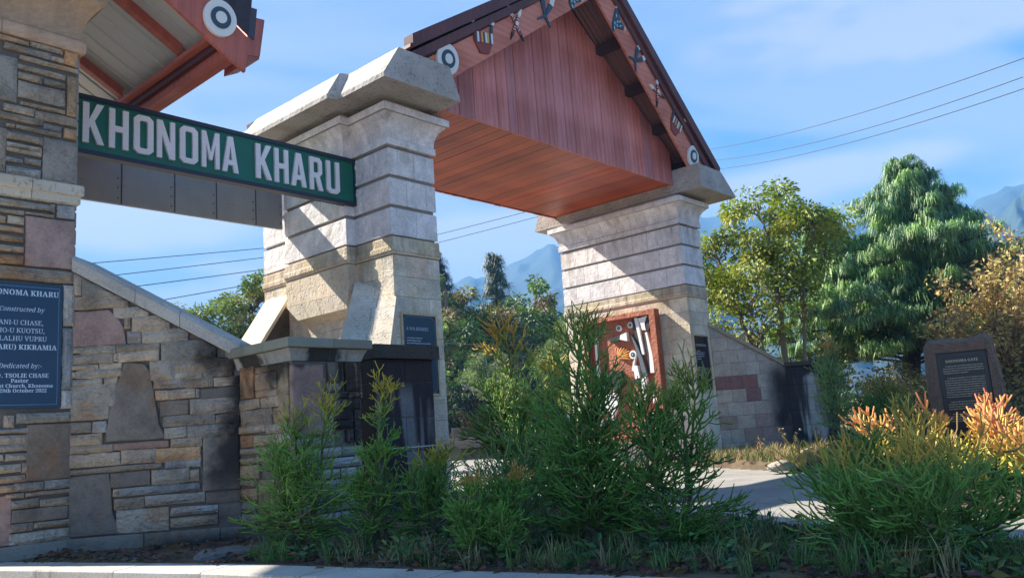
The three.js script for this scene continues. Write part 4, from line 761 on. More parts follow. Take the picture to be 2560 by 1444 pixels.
// ---------------------------------------------------------------- sign, plaques, carved panel, memorial stone
{
  const t = thing('name_sign', 'long green sign with raised white letters KHONOMA KHARU between the two gates', 'sign'), z = -9.8, r = rng(3);
  put('sign_board', new G().box(3.24, 4.44, z - 0.10, 7.665, 5.13, z).geo(), std({ map: T_plaster, color: lin(0.006, 0.15, 0.10), roughness: 0.45 }), t);
  const fm = std({ color: lin(0.018, 0.026, 0.045), roughness: 0.5 });
  for (const [y0, y1] of [[4.405, 4.462], [5.09, 5.147]]) put('frame_bar', new G().box(3.24, y0, z - 0.11, 7.685, y1, z + 0.02).geo(), fm, t);
  put('frame_bar', new G().box(7.645, 4.462, z - 0.11, 7.685, 5.09, z + 0.02).geo(), fm, t);
  for (const y of [4.56, 4.72, 4.98, 5.01]) put('clip', new G().box(7.668, y, z + 0.02, 7.69, y + 0.03, z + 0.03, [0.8, 0.8, 0.8]).geo(), M.paint, t);
  // letters built as cut boards; y from 0 to 1, x from 0 to w; holes where the letter has them
  const s = 0.30, LT = {
    K: [[[0, 0], [s, 0], [s, 0.36], [0.36, 0.42], [0.70, 0], [1.02, 0], [0.56, 0.56], [1.0, 1], [0.66, 1], [s, 0.58], [s, 1], [0, 1]]],
    H: [[[0, 0], [s, 0], [s, 0.42], [1 - s, 0.42], [1 - s, 0], [1, 0], [1, 1], [1 - s, 1], [1 - s, 0.57], [s, 0.57], [s, 1], [0, 1]]],
    O: [[[0.22, 0], [0.78, 0], [1, 0.10], [1, 0.90], [0.78, 1], [0.22, 1], [0, 0.90], [0, 0.10]], [[0.36, 0.14], [s, 0.17], [s, 0.83], [0.36, 0.86], [0.64, 0.86], [1 - s, 0.83], [1 - s, 0.17], [0.64, 0.14]]],
    N: [[[0, 0], [s * 0.9, 0], [s * 0.9, 0.62], [0.70, 0], [1, 0], [1, 1], [1 - s * 0.9, 1], [1 - s * 0.9, 0.40], [0.30, 1], [0, 1]]],
    M: [[[0, 0], [0.24, 0], [0.24, 0.66], [0.42, 0.22], [0.58, 0.22], [0.76, 0.66], [0.76, 0], [1, 0], [1, 1], [0.76, 1], [0.5, 0.42], [0.24, 1], [0, 1]]],
    A: [[[0, 0], [0.28, 0], [0.35, 0.20], [0.65, 0.20], [0.72, 0], [1, 0], [0.66, 1], [0.34, 1]], [[0.40, 0.34], [0.5, 0.74], [0.60, 0.34]]],
    R: [[[0, 0], [s, 0], [s, 0.38], [0.46, 0.38], [0.70, 0], [1.02, 0], [0.76, 0.42], [0.96, 0.52], [0.96, 0.90], [0.76, 1], [0, 1]], [[s, 0.53], [s, 0.86], [0.60, 0.86], [0.68, 0.81], [0.68, 0.58], [0.60, 0.53]]],
    U: [[[0.22, 0], [0.78, 0], [1, 0.10], [1, 1], [1 - s, 1], [1 - s, 0.18], [0.62, 0.14], [0.38, 0.14], [s, 0.18], [s, 1], [0, 1], [0, 0.10]]],
  };
  const wm = std({ map: T_plaster, color: lin(0.86, 0.83, 0.86), roughness: 0.5 });
  const row = 'K 3.675 3.917 H 3.979 4.212 O 4.276 4.521 N 4.567 4.801 O 4.865 5.11 M 5.165 5.414 A 5.455 5.69 K 5.956 6.20 H 6.251 6.475 A 6.52 6.775 R 6.836 7.06 U 7.131 7.365'.split(' ');
  for (let i = 0; i < row.length; i += 3) {
    const [outer, hole] = LT[row[i]], x0 = +row[i + 1], w = +row[i + 2] - x0, sh = new THREE.Shape(outer.map(q => new THREE.Vector2(q[0] * w, q[1] * 0.50)));
    if (hole) sh.holes.push(new THREE.Path(hole.map(q => new THREE.Vector2(q[0] * w, q[1] * 0.50))));
    const geo = new THREE.ExtrudeGeometry(sh, { depth: 0.035, bevelEnabled: false }); geo.translate(x0, 4.545 - (x0 - 3.7) * 0.006, z + 0.001);
    const n = geo.attributes.position.count; geo.setAttribute('color', new THREE.Float32BufferAttribute(Array(n * 3).fill(1), 3));
    put('letter', geo, wm, t);
  }
}
function printTex(w, h, draw) { const c = document.createElement('canvas'); c.width = w; c.height = h; const k = c.getContext('2d'); draw(k, w, h); const t = new THREE.CanvasTexture(c); t.colorSpace = THREE.SRGBColorSpace; t.anisotropy = 8; return t; }
function slab(name, label, f, u0, v0, u1, v1, th, tex, group, rough = 0.2) {     // a plaque: slab with print on its face and a thin stone surround
  const t = thing(name, label, 'plaque', group);
  const b = [at(f, u0, v0, th), at(f, u1, v0, th), at(f, u1, v1, th), at(f, u0, v1, th)], a = [at(f, u0, v0, 0.001), at(f, u1, v0, 0.001), at(f, u1, v1, 0.001), at(f, u0, v1, 0.001)];
  const g = new G(); for (let i = 0; i < 4; i++) g.quad(a[i], a[(i + 1) % 4], b[(i + 1) % 4], b[i], [0.03, 0.04, 0.06]);
  put('slab', g.geo(), std({ roughness: 0.3 }), t);
  const uv = q => { const d = V().subVectors(q, f.o); return [(d.dot(f.u) - u0) / (u1 - u0), (d.y - v0) / (v1 - v0)]; };
  put('inscription', new G().quad(b[0], b[1], b[2], b[3], [1, 1, 1], uv).geo(), std({ map: tex, roughness: rough }), t);
  return t;
}
const SERIF = 'serif', edgeLine = (k, w, h, m, c, notch) => { k.strokeStyle = c; k.lineWidth = 3; k.beginPath(); if (!notch) k.rect(m, m, w - 2 * m, h - 2 * m); else { const s = notch; k.moveTo(m + s, m); k.lineTo(w - m - s, m); k.lineTo(w - m, m + s); k.lineTo(w - m, h - m - s); k.lineTo(w - m - s, h - m); k.lineTo(m + s, h - m); k.lineTo(m, h - m - s); k.lineTo(m, m + s); k.closePath(); } k.stroke(); };
{
  const f = frame(2.3, 0, -8.7, 1, 0);
  const tex = printTex(768, 1216, (k, w, h) => {
    k.fillStyle = '#17364f'; k.fillRect(0, 0, w, h); edgeLine(k, w, h, 34, '#8fa9c0', 0); k.fillStyle = '#c9d6e2'; k.textAlign = 'center';
    const T = (s, y, px, st = '') => { k.font = `${st} ${px}px ${SERIF}`; k.fillText(s, w * 0.5, y); };
    T('KHONOMA KHARU', 122, 72, 'bold'); T('Constructed by', 280, 58, 'italic'); T('ANI-U CHASE,', 412, 62); T('HO-U KUOTSU,', 490, 62); T('ULALHU VUPRU', 568, 62); T('(KHARU) KIKRAMIA', 652, 66, 'bold');
    T('Dedicated by:-', 830, 58, 'italic'); T('Rev. TSOLIE CHASE', 922, 54, 'bold'); T('Pastor', 970, 50, 'bold'); T('Baptist Church, Khonoma', 1018, 48, 'bold'); T('on 29th October 2022', 1064, 48, 'bold');
  });
  slab('plaque', 'blue-black granite plaque lettered KHONOMA KHARU on the rubble pier', f, 0.08, 1.375, 0.805, 2.575, 0.03, tex);
}
const greek = (k, x, y, w, hh, r, c) => { k.fillStyle = c; let q = x; while (q < x + w) { const l = 5 + r() * 16; k.fillRect(q, y + r() * 2, Math.min(l, x + w - q), hh * (0.6 + r() * 0.4)); q += l + 2 + r() * 4; } };
{
  const fc = frame(0, 0, -9.0, 1, 0), r = rng(9);
  const tex = (title, lines, dark) => printTex(512, 900, (k, w, h) => {
    k.fillStyle = dark; k.fillRect(0, 0, w, h); edgeLine(k, w, h, 16, '#7f93a4', 46); k.fillStyle = '#9fb0bd'; k.textAlign = 'left'; k.font = `bold 50px ${SERIF}`; k.fillText(title, 44, 175);
    for (const [y, a] of lines) greek(k, 50, y, a, 13, r, '#a9b6c0');
  });
  const surround = (t, u0, v0, u1, v1) => { for (const [a, b, c, d] of [[u0 - 0.035, v1, u1 + 0.035, v1 + 0.035], [u0 - 0.035, v0 - 0.035, u1 + 0.035, v0], [u0 - 0.035, v0, u0, v1], [u1, v0, u1 + 0.035, v1]]) put('surround', new G().box(a, b, -9.0, c, d, -8.975, [0.95, 0.82, 0.62]).geo(), M.sand, t); };
  surround(slab('plaque', 'dark blue plaque with thin notched border on the left pillar, above the black pier', fc, 7.80, 1.47, 8.44, 2.615, 0.014, tex('A WA KEDZEI', [[258, 240], [288, 215], [318, 370], [348, 330], [400, 280], [430, 360]], '#1c3547')), 7.80, 1.47, 8.44, 2.615);
  surround(slab('plaque', 'near-black plaque with two blocks of small text on the right pillar', fc, 16.13, 1.46, 16.75, 2.64, 0.014, tex('KA KHONOMIA', [[250, 150], [278, 300], [306, 280], [334, 270], [362, 170], [390, 160], [520, 240], [548, 330], [576, 280], [604, 360], [632, 360], [660, 180]], '#0c1a26')), 16.13, 1.46, 16.75, 2.64);
}
{ // carved wooden panel on the inner face of the right pillar
  const t = thing('carved_panel', 'rust-red carved wooden panel with white and black figures on the right pillar', 'carved panel'), f = frame(16.0, 0, -11.75, 0, 1), W = 2.04, y0 = 0.55, y1 = 3.33, r = rng(19);
  const wood = std({ map: T_wood, bumpMap: B_rock, bumpScale: 0.02, color: lin(0.44, 0.125, 0.05), roughness: 0.6 });
  const bx = (nm, u0, v0, u1, v1, d0, d1, tint, m, p = t) => put(nm, new G().sweep(rect(u0, v0, u1, v1).map(q => at(f, q[0], q[1], d1)), f.n.clone().multiplyScalar(d0 - d1), tint, (q, n) => [V().subVectors(q, f.o).dot(f.u), q.y]).geo(), m, p);
  const pg = (nm, pts, d0, d1, tint, p = t) => put(nm, new G().sweep(pts.map(q => at(f, q[0], q[1], d1)), f.n.clone().multiplyScalar(d0 - d1), tint).geo(), M.paint, p);
  bx('back_board', 0.08, y0, W - 0.08, y1 - 0.08, 0.005, 0.05, [0.95, 0.95, 0.95], wood);
  bx('frame_bar', 0, y1 - 0.11, W, y1, 0.005, 0.21, [1.1, 1.1, 1.1], wood); bx('frame_bar', 0, y0 - 0.08, W, y0, 0.005, 0.21, [1, 1, 1], wood); bx('frame_bar', 0, y0, 0.13, y1 - 0.11, 0.005, 0.21, [1, 1, 1], wood); bx('frame_bar', W - 0.15, y0, W, y1 - 0.11, 0.005, 0.21, [1, 1, 1], wood);
  const eye = (u, v, k = 1) => { const e = pg('eye_disc', circ(0.085 * k, 22).map(q => [q[0] + u, q[1] + v]), 0.05, 0.10, [0.8, 0.8, 0.78]); pg('eye_ring', circ(0.05 * k, 18).map(q => [q[0] + u, q[1] + v]), 0.10, 0.108, C_K, e); pg('eye_centre', circ(0.022 * k, 12).map(q => [q[0] + u, q[1] + v]), 0.108, 0.114, [0.3, 0.4, 0.5], e); };
  eye(1.30, 3.06, 0.8); eye(0.52, 3.05, 0.8); eye(0.98, 3.03, 0.8); eye(1.30, 2.38, 1.1); eye(1.72, 0.98, 1.1); eye(0.35, 1.7); eye(0.5, 0.95);
  pg('white_post', [[1.44, 3.2], [1.52, 3.2], [1.62, 2.35], [1.56, 2.35]], 0.05, 0.12, [0.8, 0.79, 0.76]); pg('black_post', [[1.36, 3.2], [1.44, 3.2], [1.52, 2.4], [1.44, 2.4]], 0.05, 0.10, C_K);
  pg('axe_blade', [[1.55, 3.17], [1.80, 3.20], [1.72, 3.04], [1.74, 2.88], [1.64, 2.90], [1.62, 3.02]], 0.05, 0.15, [0.8, 0.79, 0.76]); pg('axe_edge', [[1.80, 3.18], [1.86, 3.0], [1.80, 2.86], [1.74, 2.9], [1.73, 3.04]], 0.05, 0.14, C_K);
  pg('white_haft', [[1.70, 2.84], [1.75, 2.84], [1.83, 2.35], [1.85, 1.92], [1.74, 1.92], [1.75, 2.35]], 0.05, 0.13, [0.8, 0.79, 0.76]); pg('black_haft', [[1.64, 2.84], [1.69, 2.84], [1.74, 2.3], [1.74, 1.95], [1.68, 1.95]], 0.05, 0.10, C_K);
  pg('sword_blade', [[1.32, 2.84], [1.42, 2.66], [1.56, 2.30], [1.66, 1.86], [1.52, 1.86], [1.49, 2.2], [1.40, 2.55]], 0.05, 0.14, [0.10, 0.12, 0.14]);
  pg('white_brow', [[1.05, 2.86], [1.22, 2.90], [1.22, 2.70], [1.02, 2.76]], 0.05, 0.16, [0.8, 0.79, 0.76]); pg('black_brow', [[0.72, 2.82], [1.03, 2.86], [1.0, 2.74], [0.74, 2.73]], 0.05, 0.15, C_K);
  for (let i = 0; i < 9; i++) { const a = i / 8 * 2.2 - 0.3, p = at(f, 0.98, 2.40, 0.09), pts = []; for (let k = 0; k < 4; k++) pts.push(at(f, 0.88 + Math.cos(a) * (0.08 + k * 0.075) + 0.02 * k, 2.36 + Math.sin(a) * (0.05 + k * 0.06), 0.10 - k * 0.006)); put('mane_curl', new G().tube(pts, [0.03, 0.03, 0.026, 0.01], 6, Array(4).fill([0.62, 0.24, 0.03])).geo(), M.paint, t); }
  pg('white_tusk', [[1.30, 2.12], [1.42, 2.12], [1.46, 1.84], [1.34, 1.82]], 0.05, 0.15, [0.8, 0.79, 0.76]); pg('horn', [[1.26, 2.02], [1.3, 2.2], [1.38, 2.3], [1.34, 2.18], [1.31, 2.0]], 0.05, 0.13, [0.8, 0.79, 0.76]); pg('black_jaw', [[1.28, 1.84], [1.46, 1.84], [1.46, 1.74], [1.26, 1.74]], 0.05, 0.14, C_K);
  pg('white_leg', [[1.48, 1.84], [1.62, 1.84], [1.62, 1.62], [1.54, 1.36], [1.42, 1.32], [1.48, 1.6]], 0.05, 0.15, [0.8, 0.79, 0.76]); pg('white_leg', [[1.30, 1.34], [1.42, 1.40], [1.40, 1.22], [1.34, 1.04], [1.26, 1.06], [1.31, 1.2]], 0.05, 0.14, [0.8, 0.79, 0.76]); pg('white_leg', [[1.76, 1.5], [1.84, 1.44], [1.83, 1.24], [1.74, 1.26]], 0.05, 0.14, [0.8, 0.79, 0.76]);
  pg('black_muzzle', [[1.40, 0.86], [1.62, 0.88], [1.62, 0.76], [1.40, 0.74]], 0.05, 0.13, C_K); pg('white_muzzle', [[1.42, 0.70], [1.62, 0.71], [1.76, 0.82], [1.82, 0.78], [1.70, 0.58], [1.42, 0.50]], 0.05, 0.16, [0.8, 0.79, 0.76]);
  pg('white_skull', [[0.4, 1.55], [0.75, 1.6], [0.8, 1.3], [0.62, 1.0], [0.45, 1.2]], 0.05, 0.15, [0.8, 0.79, 0.76]); pg('white_spear', [[0.24, 0.7], [0.30, 0.7], [0.34, 2.9], [0.28, 2.9]], 0.05, 0.12, [0.8, 0.79, 0.76]); pg('black_shield', [[0.55, 2.0], [0.95, 2.05], [1.0, 1.75], [0.75, 1.6], [0.52, 1.75]], 0.05, 0.13, C_K);
}
{ // memorial stone with text slab
  const t = thing('memorial_stone', 'rough brown standing stone framing a black slab headed KHONOMA GATE', 'memorial'), r = rng(29);
  const f = frame(10.60, 0, -2.88, 0.21, 0.66); const W = 0.76, H = 1.57, P = [[-0.02, -0.1], [W + 0.04, -0.1], [W + 0.02, 0.6], [W, 1.2], [W - 0.02, H - 0.05], [W - 0.10, H + 0.01], [0.5, H - 0.03], [0.2, H - 0.02], [0.05, H - 0.02], [0, H - 0.09], [-0.01, 0.8]];
  const rp = roughen(P, r, 0.02, 0.18), hole = rect(0.115, 0.36, W - 0.115, 1.385), g = new G();
  const n = rp.length, back = -0.2, rnd = q => at(f, q[0], q[1], 0.05 + r() * 0.02);
  const rim = rp.map(q => at(f, q[0], q[1], 0.0)), bk = rp.map(q => at(f, q[0], q[1], back)), mid = insetPoly(rp, 0.05).map(rnd);
  const tint = () => [0.62 + r() * 0.12, 0.52, 0.44];
  for (let i = 0; i < n; i++) { const j = (i + 1) % n; g.quad(bk[i], bk[j], rim[j], rim[i], tint()); g.quad(rim[i], rim[j], mid[j], mid[i], tint()); }
  const sh = insetPoly(rp, 0.05).map(q => new THREE.Vector2(q[0], q[1])), hs = hole.map(q => new THREE.Vector2(q[0], q[1])).reverse(), all = [...mid, ...hole.slice().reverse().map(q => at(f, q[0], q[1], 0.055))];
  for (const [i, j, k] of THREE.ShapeUtils.triangulateShape(sh, [hs])) g.tri(all[i], all[j], all[k], tint());
  const hi = hole.map(q => at(f, q[0], q[1], 0.055)), ho = hole.map(q => at(f, q[0], q[1], 0.0)); for (let i = 0; i < 4; i++) g.quad(hi[i], hi[(i + 1) % 4], ho[(i + 1) % 4], ho[i], [0.5, 0.45, 0.4]);
  g.quad(ho[0], ho[1], ho[2], ho[3], [0.3, 0.3, 0.3]); for (const [i, j, k] of THREE.ShapeUtils.triangulateShape(rp.map(q => new THREE.Vector2(q[0], q[1])), [])) g.tri(bk[i], bk[k], bk[j], tint());
  put('stone_frame', g.geo(), std({ map: T_rock, bumpMap: B_rock, bumpScale: 0.03, color: lin(0.30, 0.265, 0.22) }), t);
  const tex = printTex(768, 1440, (k, w, h) => { const r2 = rng(4); k.fillStyle = '#10161c'; k.fillRect(0, 0, w, h); edgeLine(k, w, h, 40, '#56626c', 44); k.fillStyle = '#c9bd93'; k.textAlign = 'center'; k.font = `bold 58px ${SERIF}`; k.fillText('KHONOMA GATE', w / 2, 160);
    let y = 215; for (const m of [4, 9, 4, 4]) { for (let i = 0; i < m; i++) { greek(k, i ? 78 : 120, y, (i === m - 1 ? 380 : w - 150) - (i ? 0 : 40), 17, r2, '#a59c80'); y += 38; } y += 46; } });
  const uv = q => { const d = V().subVectors(q, f.o); return [(d.dot(f.u) - 0.12) / (W - 0.24), (d.y - 0.365) / 1.015]; };
  put('text_slab', new G().quad(at(f, 0.12, 0.365, 0.02), at(f, W - 0.12, 0.365, 0.02), at(f, W - 0.12, 1.38, 0.02), at(f, 0.12, 1.38, 0.02), [1, 1, 1], uv).geo(), std({ map: tex, roughness: 0.3 }), t);
}
{ // low wall of pierced stone posts beyond the road
  const t = thing('low_stone_wall', 'low stone wall of square carved posts on a plinth, far side of the road through the gateway', 'wall'), r = rng(39), f = frame(24.2, 0, -26.6, 1, 1.05);
  const y = groundY(25, -26), bx = (nm, u0, v0, u1, v1, d0, d1, tint) => put(nm, new G().sweep(rect(u0, v0, u1, v1).map(q => at(f, q[0], y + q[1], d1)), f.n.clone().multiplyScalar(d0 - d1), tint).geo(), M.sand, t);
  bx('plinth', -1.5, -0.3, 8.5, 0.16, -0.25, 0.1, [0.42, 0.40, 0.38]);
  let u = -1.2; for (let i = 0; i < 9; i++) { const w = 0.55 + (i % 3) * 0.2, h = 0.42 + r() * 0.12; bx('post', u, 0.16, u + w, 0.16 + h, -0.2, 0.05, [0.40 + r() * 0.1, 0.38, 0.37]); bx('post_panel', u + 0.08, 0.2, u + w - 0.08, 0.08 + h, 0.05, 0.07, [0.25, 0.24, 0.25]); u += w + 0.25 + r() * 0.35; }
}
// power lines far beyond the trees
function powerLine(label, a, b, sag, rad) {
  const t = thing('power_line', label, 'power line', 'power lines across the sky'), pts = [], N = 40; for (let i = 0; i <= N; i++) { const k = i / N; pts.push(V(mix(a[0], b[0], k), mix(a[1], b[1], k) - sag * 4 * k * (1 - k), mix(a[2], b[2], k))); }
  put('wire', new G().tube(pts, pts.map(() => rad), 5, pts.map(() => [0.04, 0.04, 0.045])).geo(), M.paint, t);
}
powerLine('topmost power line in the sky right of the big gateway', [30.3, 11.8, -15.4], [19.8, 7.85, -2.5], 0.25, 0.010);
powerLine('middle power line of three right of the big gateway', [30.4, 11.3, -15.2], [19.8, 7.45, -2.6], 0.3, 0.010);
powerLine('lowest power line of three right of the big gateway', [30.5, 10.9, -15], [19.8, 7.2, -2.6], 0.25, 0.010);
powerLine('highest thin cable above the tree between sign and wing wall', [11.9, 8.88, -36.6], [36, 14.5, -41.2], 0.06, 0.018);
powerLine('second cable from the top over the wing wall coping', [12.6, 8.3, -36.3], [34.4, 13.8, -41.2], 0.06, 0.018);
powerLine('third cable from the top over the wing wall coping', [13.5, 7.83, -35.9], [34.5, 13.2, -41.8], 0.06, 0.02);
powerLine('lowest cable, passing the crown of the tree behind the wing wall', [14.6, 7.17, -35.4], [34.5, 12.8, -42.6], 0.06, 0.02);
powerLine('faint cable in the sky of the gateway opening, upper of two', [28.4, 11.2, -34.0], [36.1, 13.4, -25.6], 0.05, 0.014);
powerLine('faint cable in the sky of the gateway opening, lower of two', [28.5, 10.77, -33.9], [36.0, 12.94, -25.7], 0.05, 0.014);
powerLine('sagging pale wire low across the trees inside the gateway', [22.5, 4.95, -25.8], [28.4, 4.5, -19.2], 0.35, 0.022);

// ---------------------------------------------------------------- plants
const yrot = (v, a) => V(v.x * Math.cos(a) + v.z * Math.sin(a), v.y, -v.x * Math.sin(a) + v.z * Math.cos(a));
function pencilBush(label, { x, z, y = 0, h, spread, stems = 4, tip = 0.25, tipCol = [0.42, 0.30, 0.03], green = [0.075, 0.155, 0.022], bare = 0.12, seed, rad = 0.0042, nodes = 8, whorl = 3, sprawl = 0, lean = 0.25, depth = 4, topH = 0.72, seg = 1 }) {
  const t = thing('pencil_bush', label, 'shrub', 'pencil-stemmed succulent shrubs of the roadside bed'), r = rng(seed), wood = new G(), tw = new G();
  const R = spread * 0.62, brown = [0.17, 0.17, 0.095];
  const col = (hh, d, old) => { const k = sstep(topH, 1.0, hh) * tip * (0.45 + 0.9 * r()), q = 0.65 + 0.7 * r(); if (r() < 0.05) return [0.20 * q, 0.13 * q, 0.07 * q]; return old ? brown.map(c => c * q) : green.map((c, i) => mix(mix(c * 0.85, c * 1.75, d / depth), tipCol[i], d >= depth - 1 ? k : k * 0.25) * q); };
  const fork = (p, dir, len, d, grey) => {
    const q = p.clone().addScaledVector(dir, len * 0.5).add(V((r() - 0.5) * len * 0.26, -len * 0.05, (r() - 0.5) * len * 0.26)), e = q.clone().addScaledVector(V(dir.x, dir.y + (grey ? -0.02 : 0.38), dir.z).normalize(), len * 0.5);
    const old = grey && d < depth - 1, c0 = col((p.y - y) / h, d, old), c1 = col((e.y - y) / h, d, old), rr = rad * (1 + (depth - d) * 0.24);
    tw.tube([p, q, e], [rr, rr * 0.97, rr * (d === depth ? 0.75 : 0.93)], 4, [c0, c0, c1]);
    if (d >= depth) return;
    const n = 2 + (r() < (d === 1 ? 0.8 : 0.4) ? 1 : 0), ph = r() * 6.28;
    for (let i = 0; i < n; i++) {
      const a = ph + i / n * 6.28 + (r() - 0.5) * 0.9, s = 0.42 + r() * 0.42, side = V(Math.cos(a), 0, Math.sin(a)); side.addScaledVector(dir, -side.dot(dir)).normalize();
      fork(e, dir.clone().addScaledVector(side, s).add(V(0, grey ? 0 : 0.12, 0)).normalize(), len * (0.52 + r() * 0.62), d + 1, grey && r() < 0.8);
    }
  };
  for (let s = 0; s < stems; s++) {
    const a0 = s / stems * 6.28 + r() * 0.9, ln = lean * (0.6 + 0.8 * r()), H = (h - 0.36 * R * seg) * (s === 0 ? 1 : 0.5 + 0.45 * r()), pts = [], N = nodes;
    for (let i = 0; i <= N; i++) { const k = i / N; pts.push(V(x + Math.cos(a0) * (0.03 + ln * R * 1.6 * Math.pow(k, 0.8)) + (r() - 0.5) * 0.04 * h, y - 0.05 + H * k, z + Math.sin(a0) * (0.03 + ln * R * 1.6 * Math.pow(k, 0.8)) + (r() - 0.5) * 0.04 * h)); }
    wood.tube(pts, pts.map((q, i) => mix(0.015, 0.006, i / N) * (0.6 + 0.5 * h)), 6, pts.map((q, i) => i < N * 0.45 ? [0.12, 0.11, 0.065] : [0.09, 0.13, 0.04]));
    for (let i = 1; i <= N; i++) {
      const k = i / N; if (k < bare) continue;
      const n = i === N ? whorl + 2 : Math.max(1, Math.round(whorl * (0.5 + r())));
      for (let j = 0; j < n; j++) {
        const a = r() * 6.28, el = i === N ? 0.7 + r() * 0.7 : 0.05 + 0.75 * k + (r() - 0.5) * 0.6, L = R * seg * (0.40 + 0.18 * (1 - k)) * (0.55 + 0.8 * r());
        fork(pts[i], V(Math.cos(a) * Math.cos(el), Math.sin(el), Math.sin(a) * Math.cos(el)).normalize(), Math.max(0.06, L * 0.62), i === N || r() < 0.75 ? 1 : 2, k < 0.5 && r() < sprawl);
      }
    }
  }
  put('stem', wood.geo(), M.bark, t); put('twigs', tw.geo(), M.twig, t, { kind: 'stuff' });
  return t;
}
const YEL = [0.50, 0.34, 0.03], ORA = [0.62, 0.25, 0.055], FIRE = [0.66, 0.24, 0.085];
pencilBush('leafy green pencil bush with yellow tips at the pedestal corner', { x: 3.98, z: -5.9, h: 1.24, spread: 0.68, stems: 5, seed: 101, tip: 0.75, tipCol: YEL, sprawl: 0.8, nodes: 9 });
pencilBush('tall narrow pencil bush before the black-stained pier', { x: 4.28, z: -5.35, h: 1.30, spread: 0.42, stems: 3, seed: 102, tip: 0.85, tipCol: YEL, nodes: 10, lean: 0.12, sprawl: 0.5 });
pencilBush('low pencil bush with yellow-green tips leaning towards the black pier foot', { x: 4.55, z: -5.05, h: 0.74, spread: 0.48, stems: 4, seed: 103, tip: 0.7, tipCol: YEL, sprawl: 0.9, nodes: 6 });
pencilBush('small pencil bush with orange upright tips at the front kerb', { x: 4.08, z: -3.95, h: 0.56, spread: 0.36, stems: 6, seed: 104, tip: 0.7, topH: 0.88, tipCol: ORA, nodes: 5, bare: 0.3, lean: 0.35, whorl: 3 });
pencilBush('tall bare-trunked pencil bush with a yellow and orange crown, middle of the gateway opening', { x: 7.82, z: -7.1, h: 2.1, spread: 0.95, stems: 3, seed: 105, tip: 0.95, tipCol: [0.60, 0.33, 0.05], green: [0.11, 0.17, 0.03], nodes: 11, bare: 0.3, whorl: 3, lean: 0.12, rad: 0.008 });
pencilBush('green and yellow pencil bush below the carved panel, far edge of the bed', { x: 7.0, z: -5.9, h: 1.42, spread: 0.72, stems: 4, seed: 106, tip: 0.8, tipCol: [0.46, 0.30, 0.04], green: [0.09, 0.16, 0.025], nodes: 9, bare: 0.2, rad: 0.0075 });
pencilBush('sprawling grey-green pencil bush with bent stems, centre of the bed', { x: 5.15, z: -4.3, h: 0.62, spread: 1.0, stems: 6, seed: 107, tip: 0.1, nodes: 6, sprawl: 1, lean: 0.6, bare: 0.1, green: [0.06, 0.12, 0.03] });
pencilBush('tallest dark green pencil bush, standing before the carved panel', { x: 4.72, z: -3.55, h: 1.58, spread: 0.66, stems: 5, seed: 108, tip: 0.3, tipCol: [0.30, 0.22, 0.04], green: [0.06, 0.135, 0.02], nodes: 11, lean: 0.14, whorl: 3 });
pencilBush('dense green pencil bush right of the tallest one, hiding the right plaque foot', { x: 4.86, z: -3.0, h: 1.14, spread: 0.62, stems: 5, seed: 109, tip: 0.35, tipCol: [0.45, 0.30, 0.06], green: [0.06, 0.135, 0.02], nodes: 8, lean: 0.25, whorl: 3, sprawl: 0.4 });
pencilBush('broad pencil bush with bright yellow-orange centre, near right corner', { x: 4.98, z: -1.62, h: 0.56, spread: 0.85, stems: 7, seed: 110, tip: 0.8, tipCol: [0.58, 0.31, 0.045], green: [0.085, 0.165, 0.028], nodes: 5, lean: 0.5, whorl: 4, sprawl: 0.6, rad: 0.0043, topH: 0.86 });
pencilBush('yellow-green pencil bush behind the broad one at right', { x: 5.55, z: -1.85, h: 0.76, spread: 0.5, stems: 4, seed: 111, tip: 0.6, topH: 0.8, tipCol: [0.55, 0.30, 0.06], green: [0.10, 0.16, 0.03], nodes: 7, lean: 0.3, whorl: 3, rad: 0.0044 });
pencilBush('blazing orange-red stick shrub below the memorial stone', { x: 8.75, z: -2.35, y: -0.05, h: 0.86, spread: 1.2, stems: 9, seed: 112, tip: 1, tipCol: FIRE, green: [0.30, 0.28, 0.04], nodes: 6, lean: 0.55, whorl: 3, rad: 0.0095, topH: 0.35, bare: 0.3, depth: 3, seg: 0.8 });
pencilBush('second orange stick shrub at the photograph edge beside the memorial', { x: 8.75, z: -1.35, y: -0.05, h: 0.76, spread: 1.0, stems: 7, seed: 113, tip: 1, tipCol: FIRE, green: [0.34, 0.26, 0.05], nodes: 5, lean: 0.55, whorl: 3, rad: 0.0095, topH: 0.3, bare: 0.3, depth: 3, seg: 0.8 });
pencilBush('slim column-shaped bush with orange tips before the end pier of the right wing wall', { x: 14.85, z: -5.65, y: -0.02, h: 2.05, spread: 0.72, stems: 2, seed: 114, tip: 0.9, tipCol: [0.5, 0.26, 0.06], green: [0.09, 0.16, 0.05], nodes: 20, bare: 0.36, lean: 0.06, whorl: 6, rad: 0.006, topH: 0.84, depth: 3 });
pencilBush('round green bush with reddish top right of the column-shaped bush', { x: 15.5, z: -5.1, y: -0.02, h: 1.2, spread: 0.9, stems: 5, seed: 115, tip: 0.55, tipCol: [0.45, 0.25, 0.05], green: [0.05, 0.12, 0.02], nodes: 9, bare: 0.2, lean: 0.25, whorl: 5, rad: 0.008 });

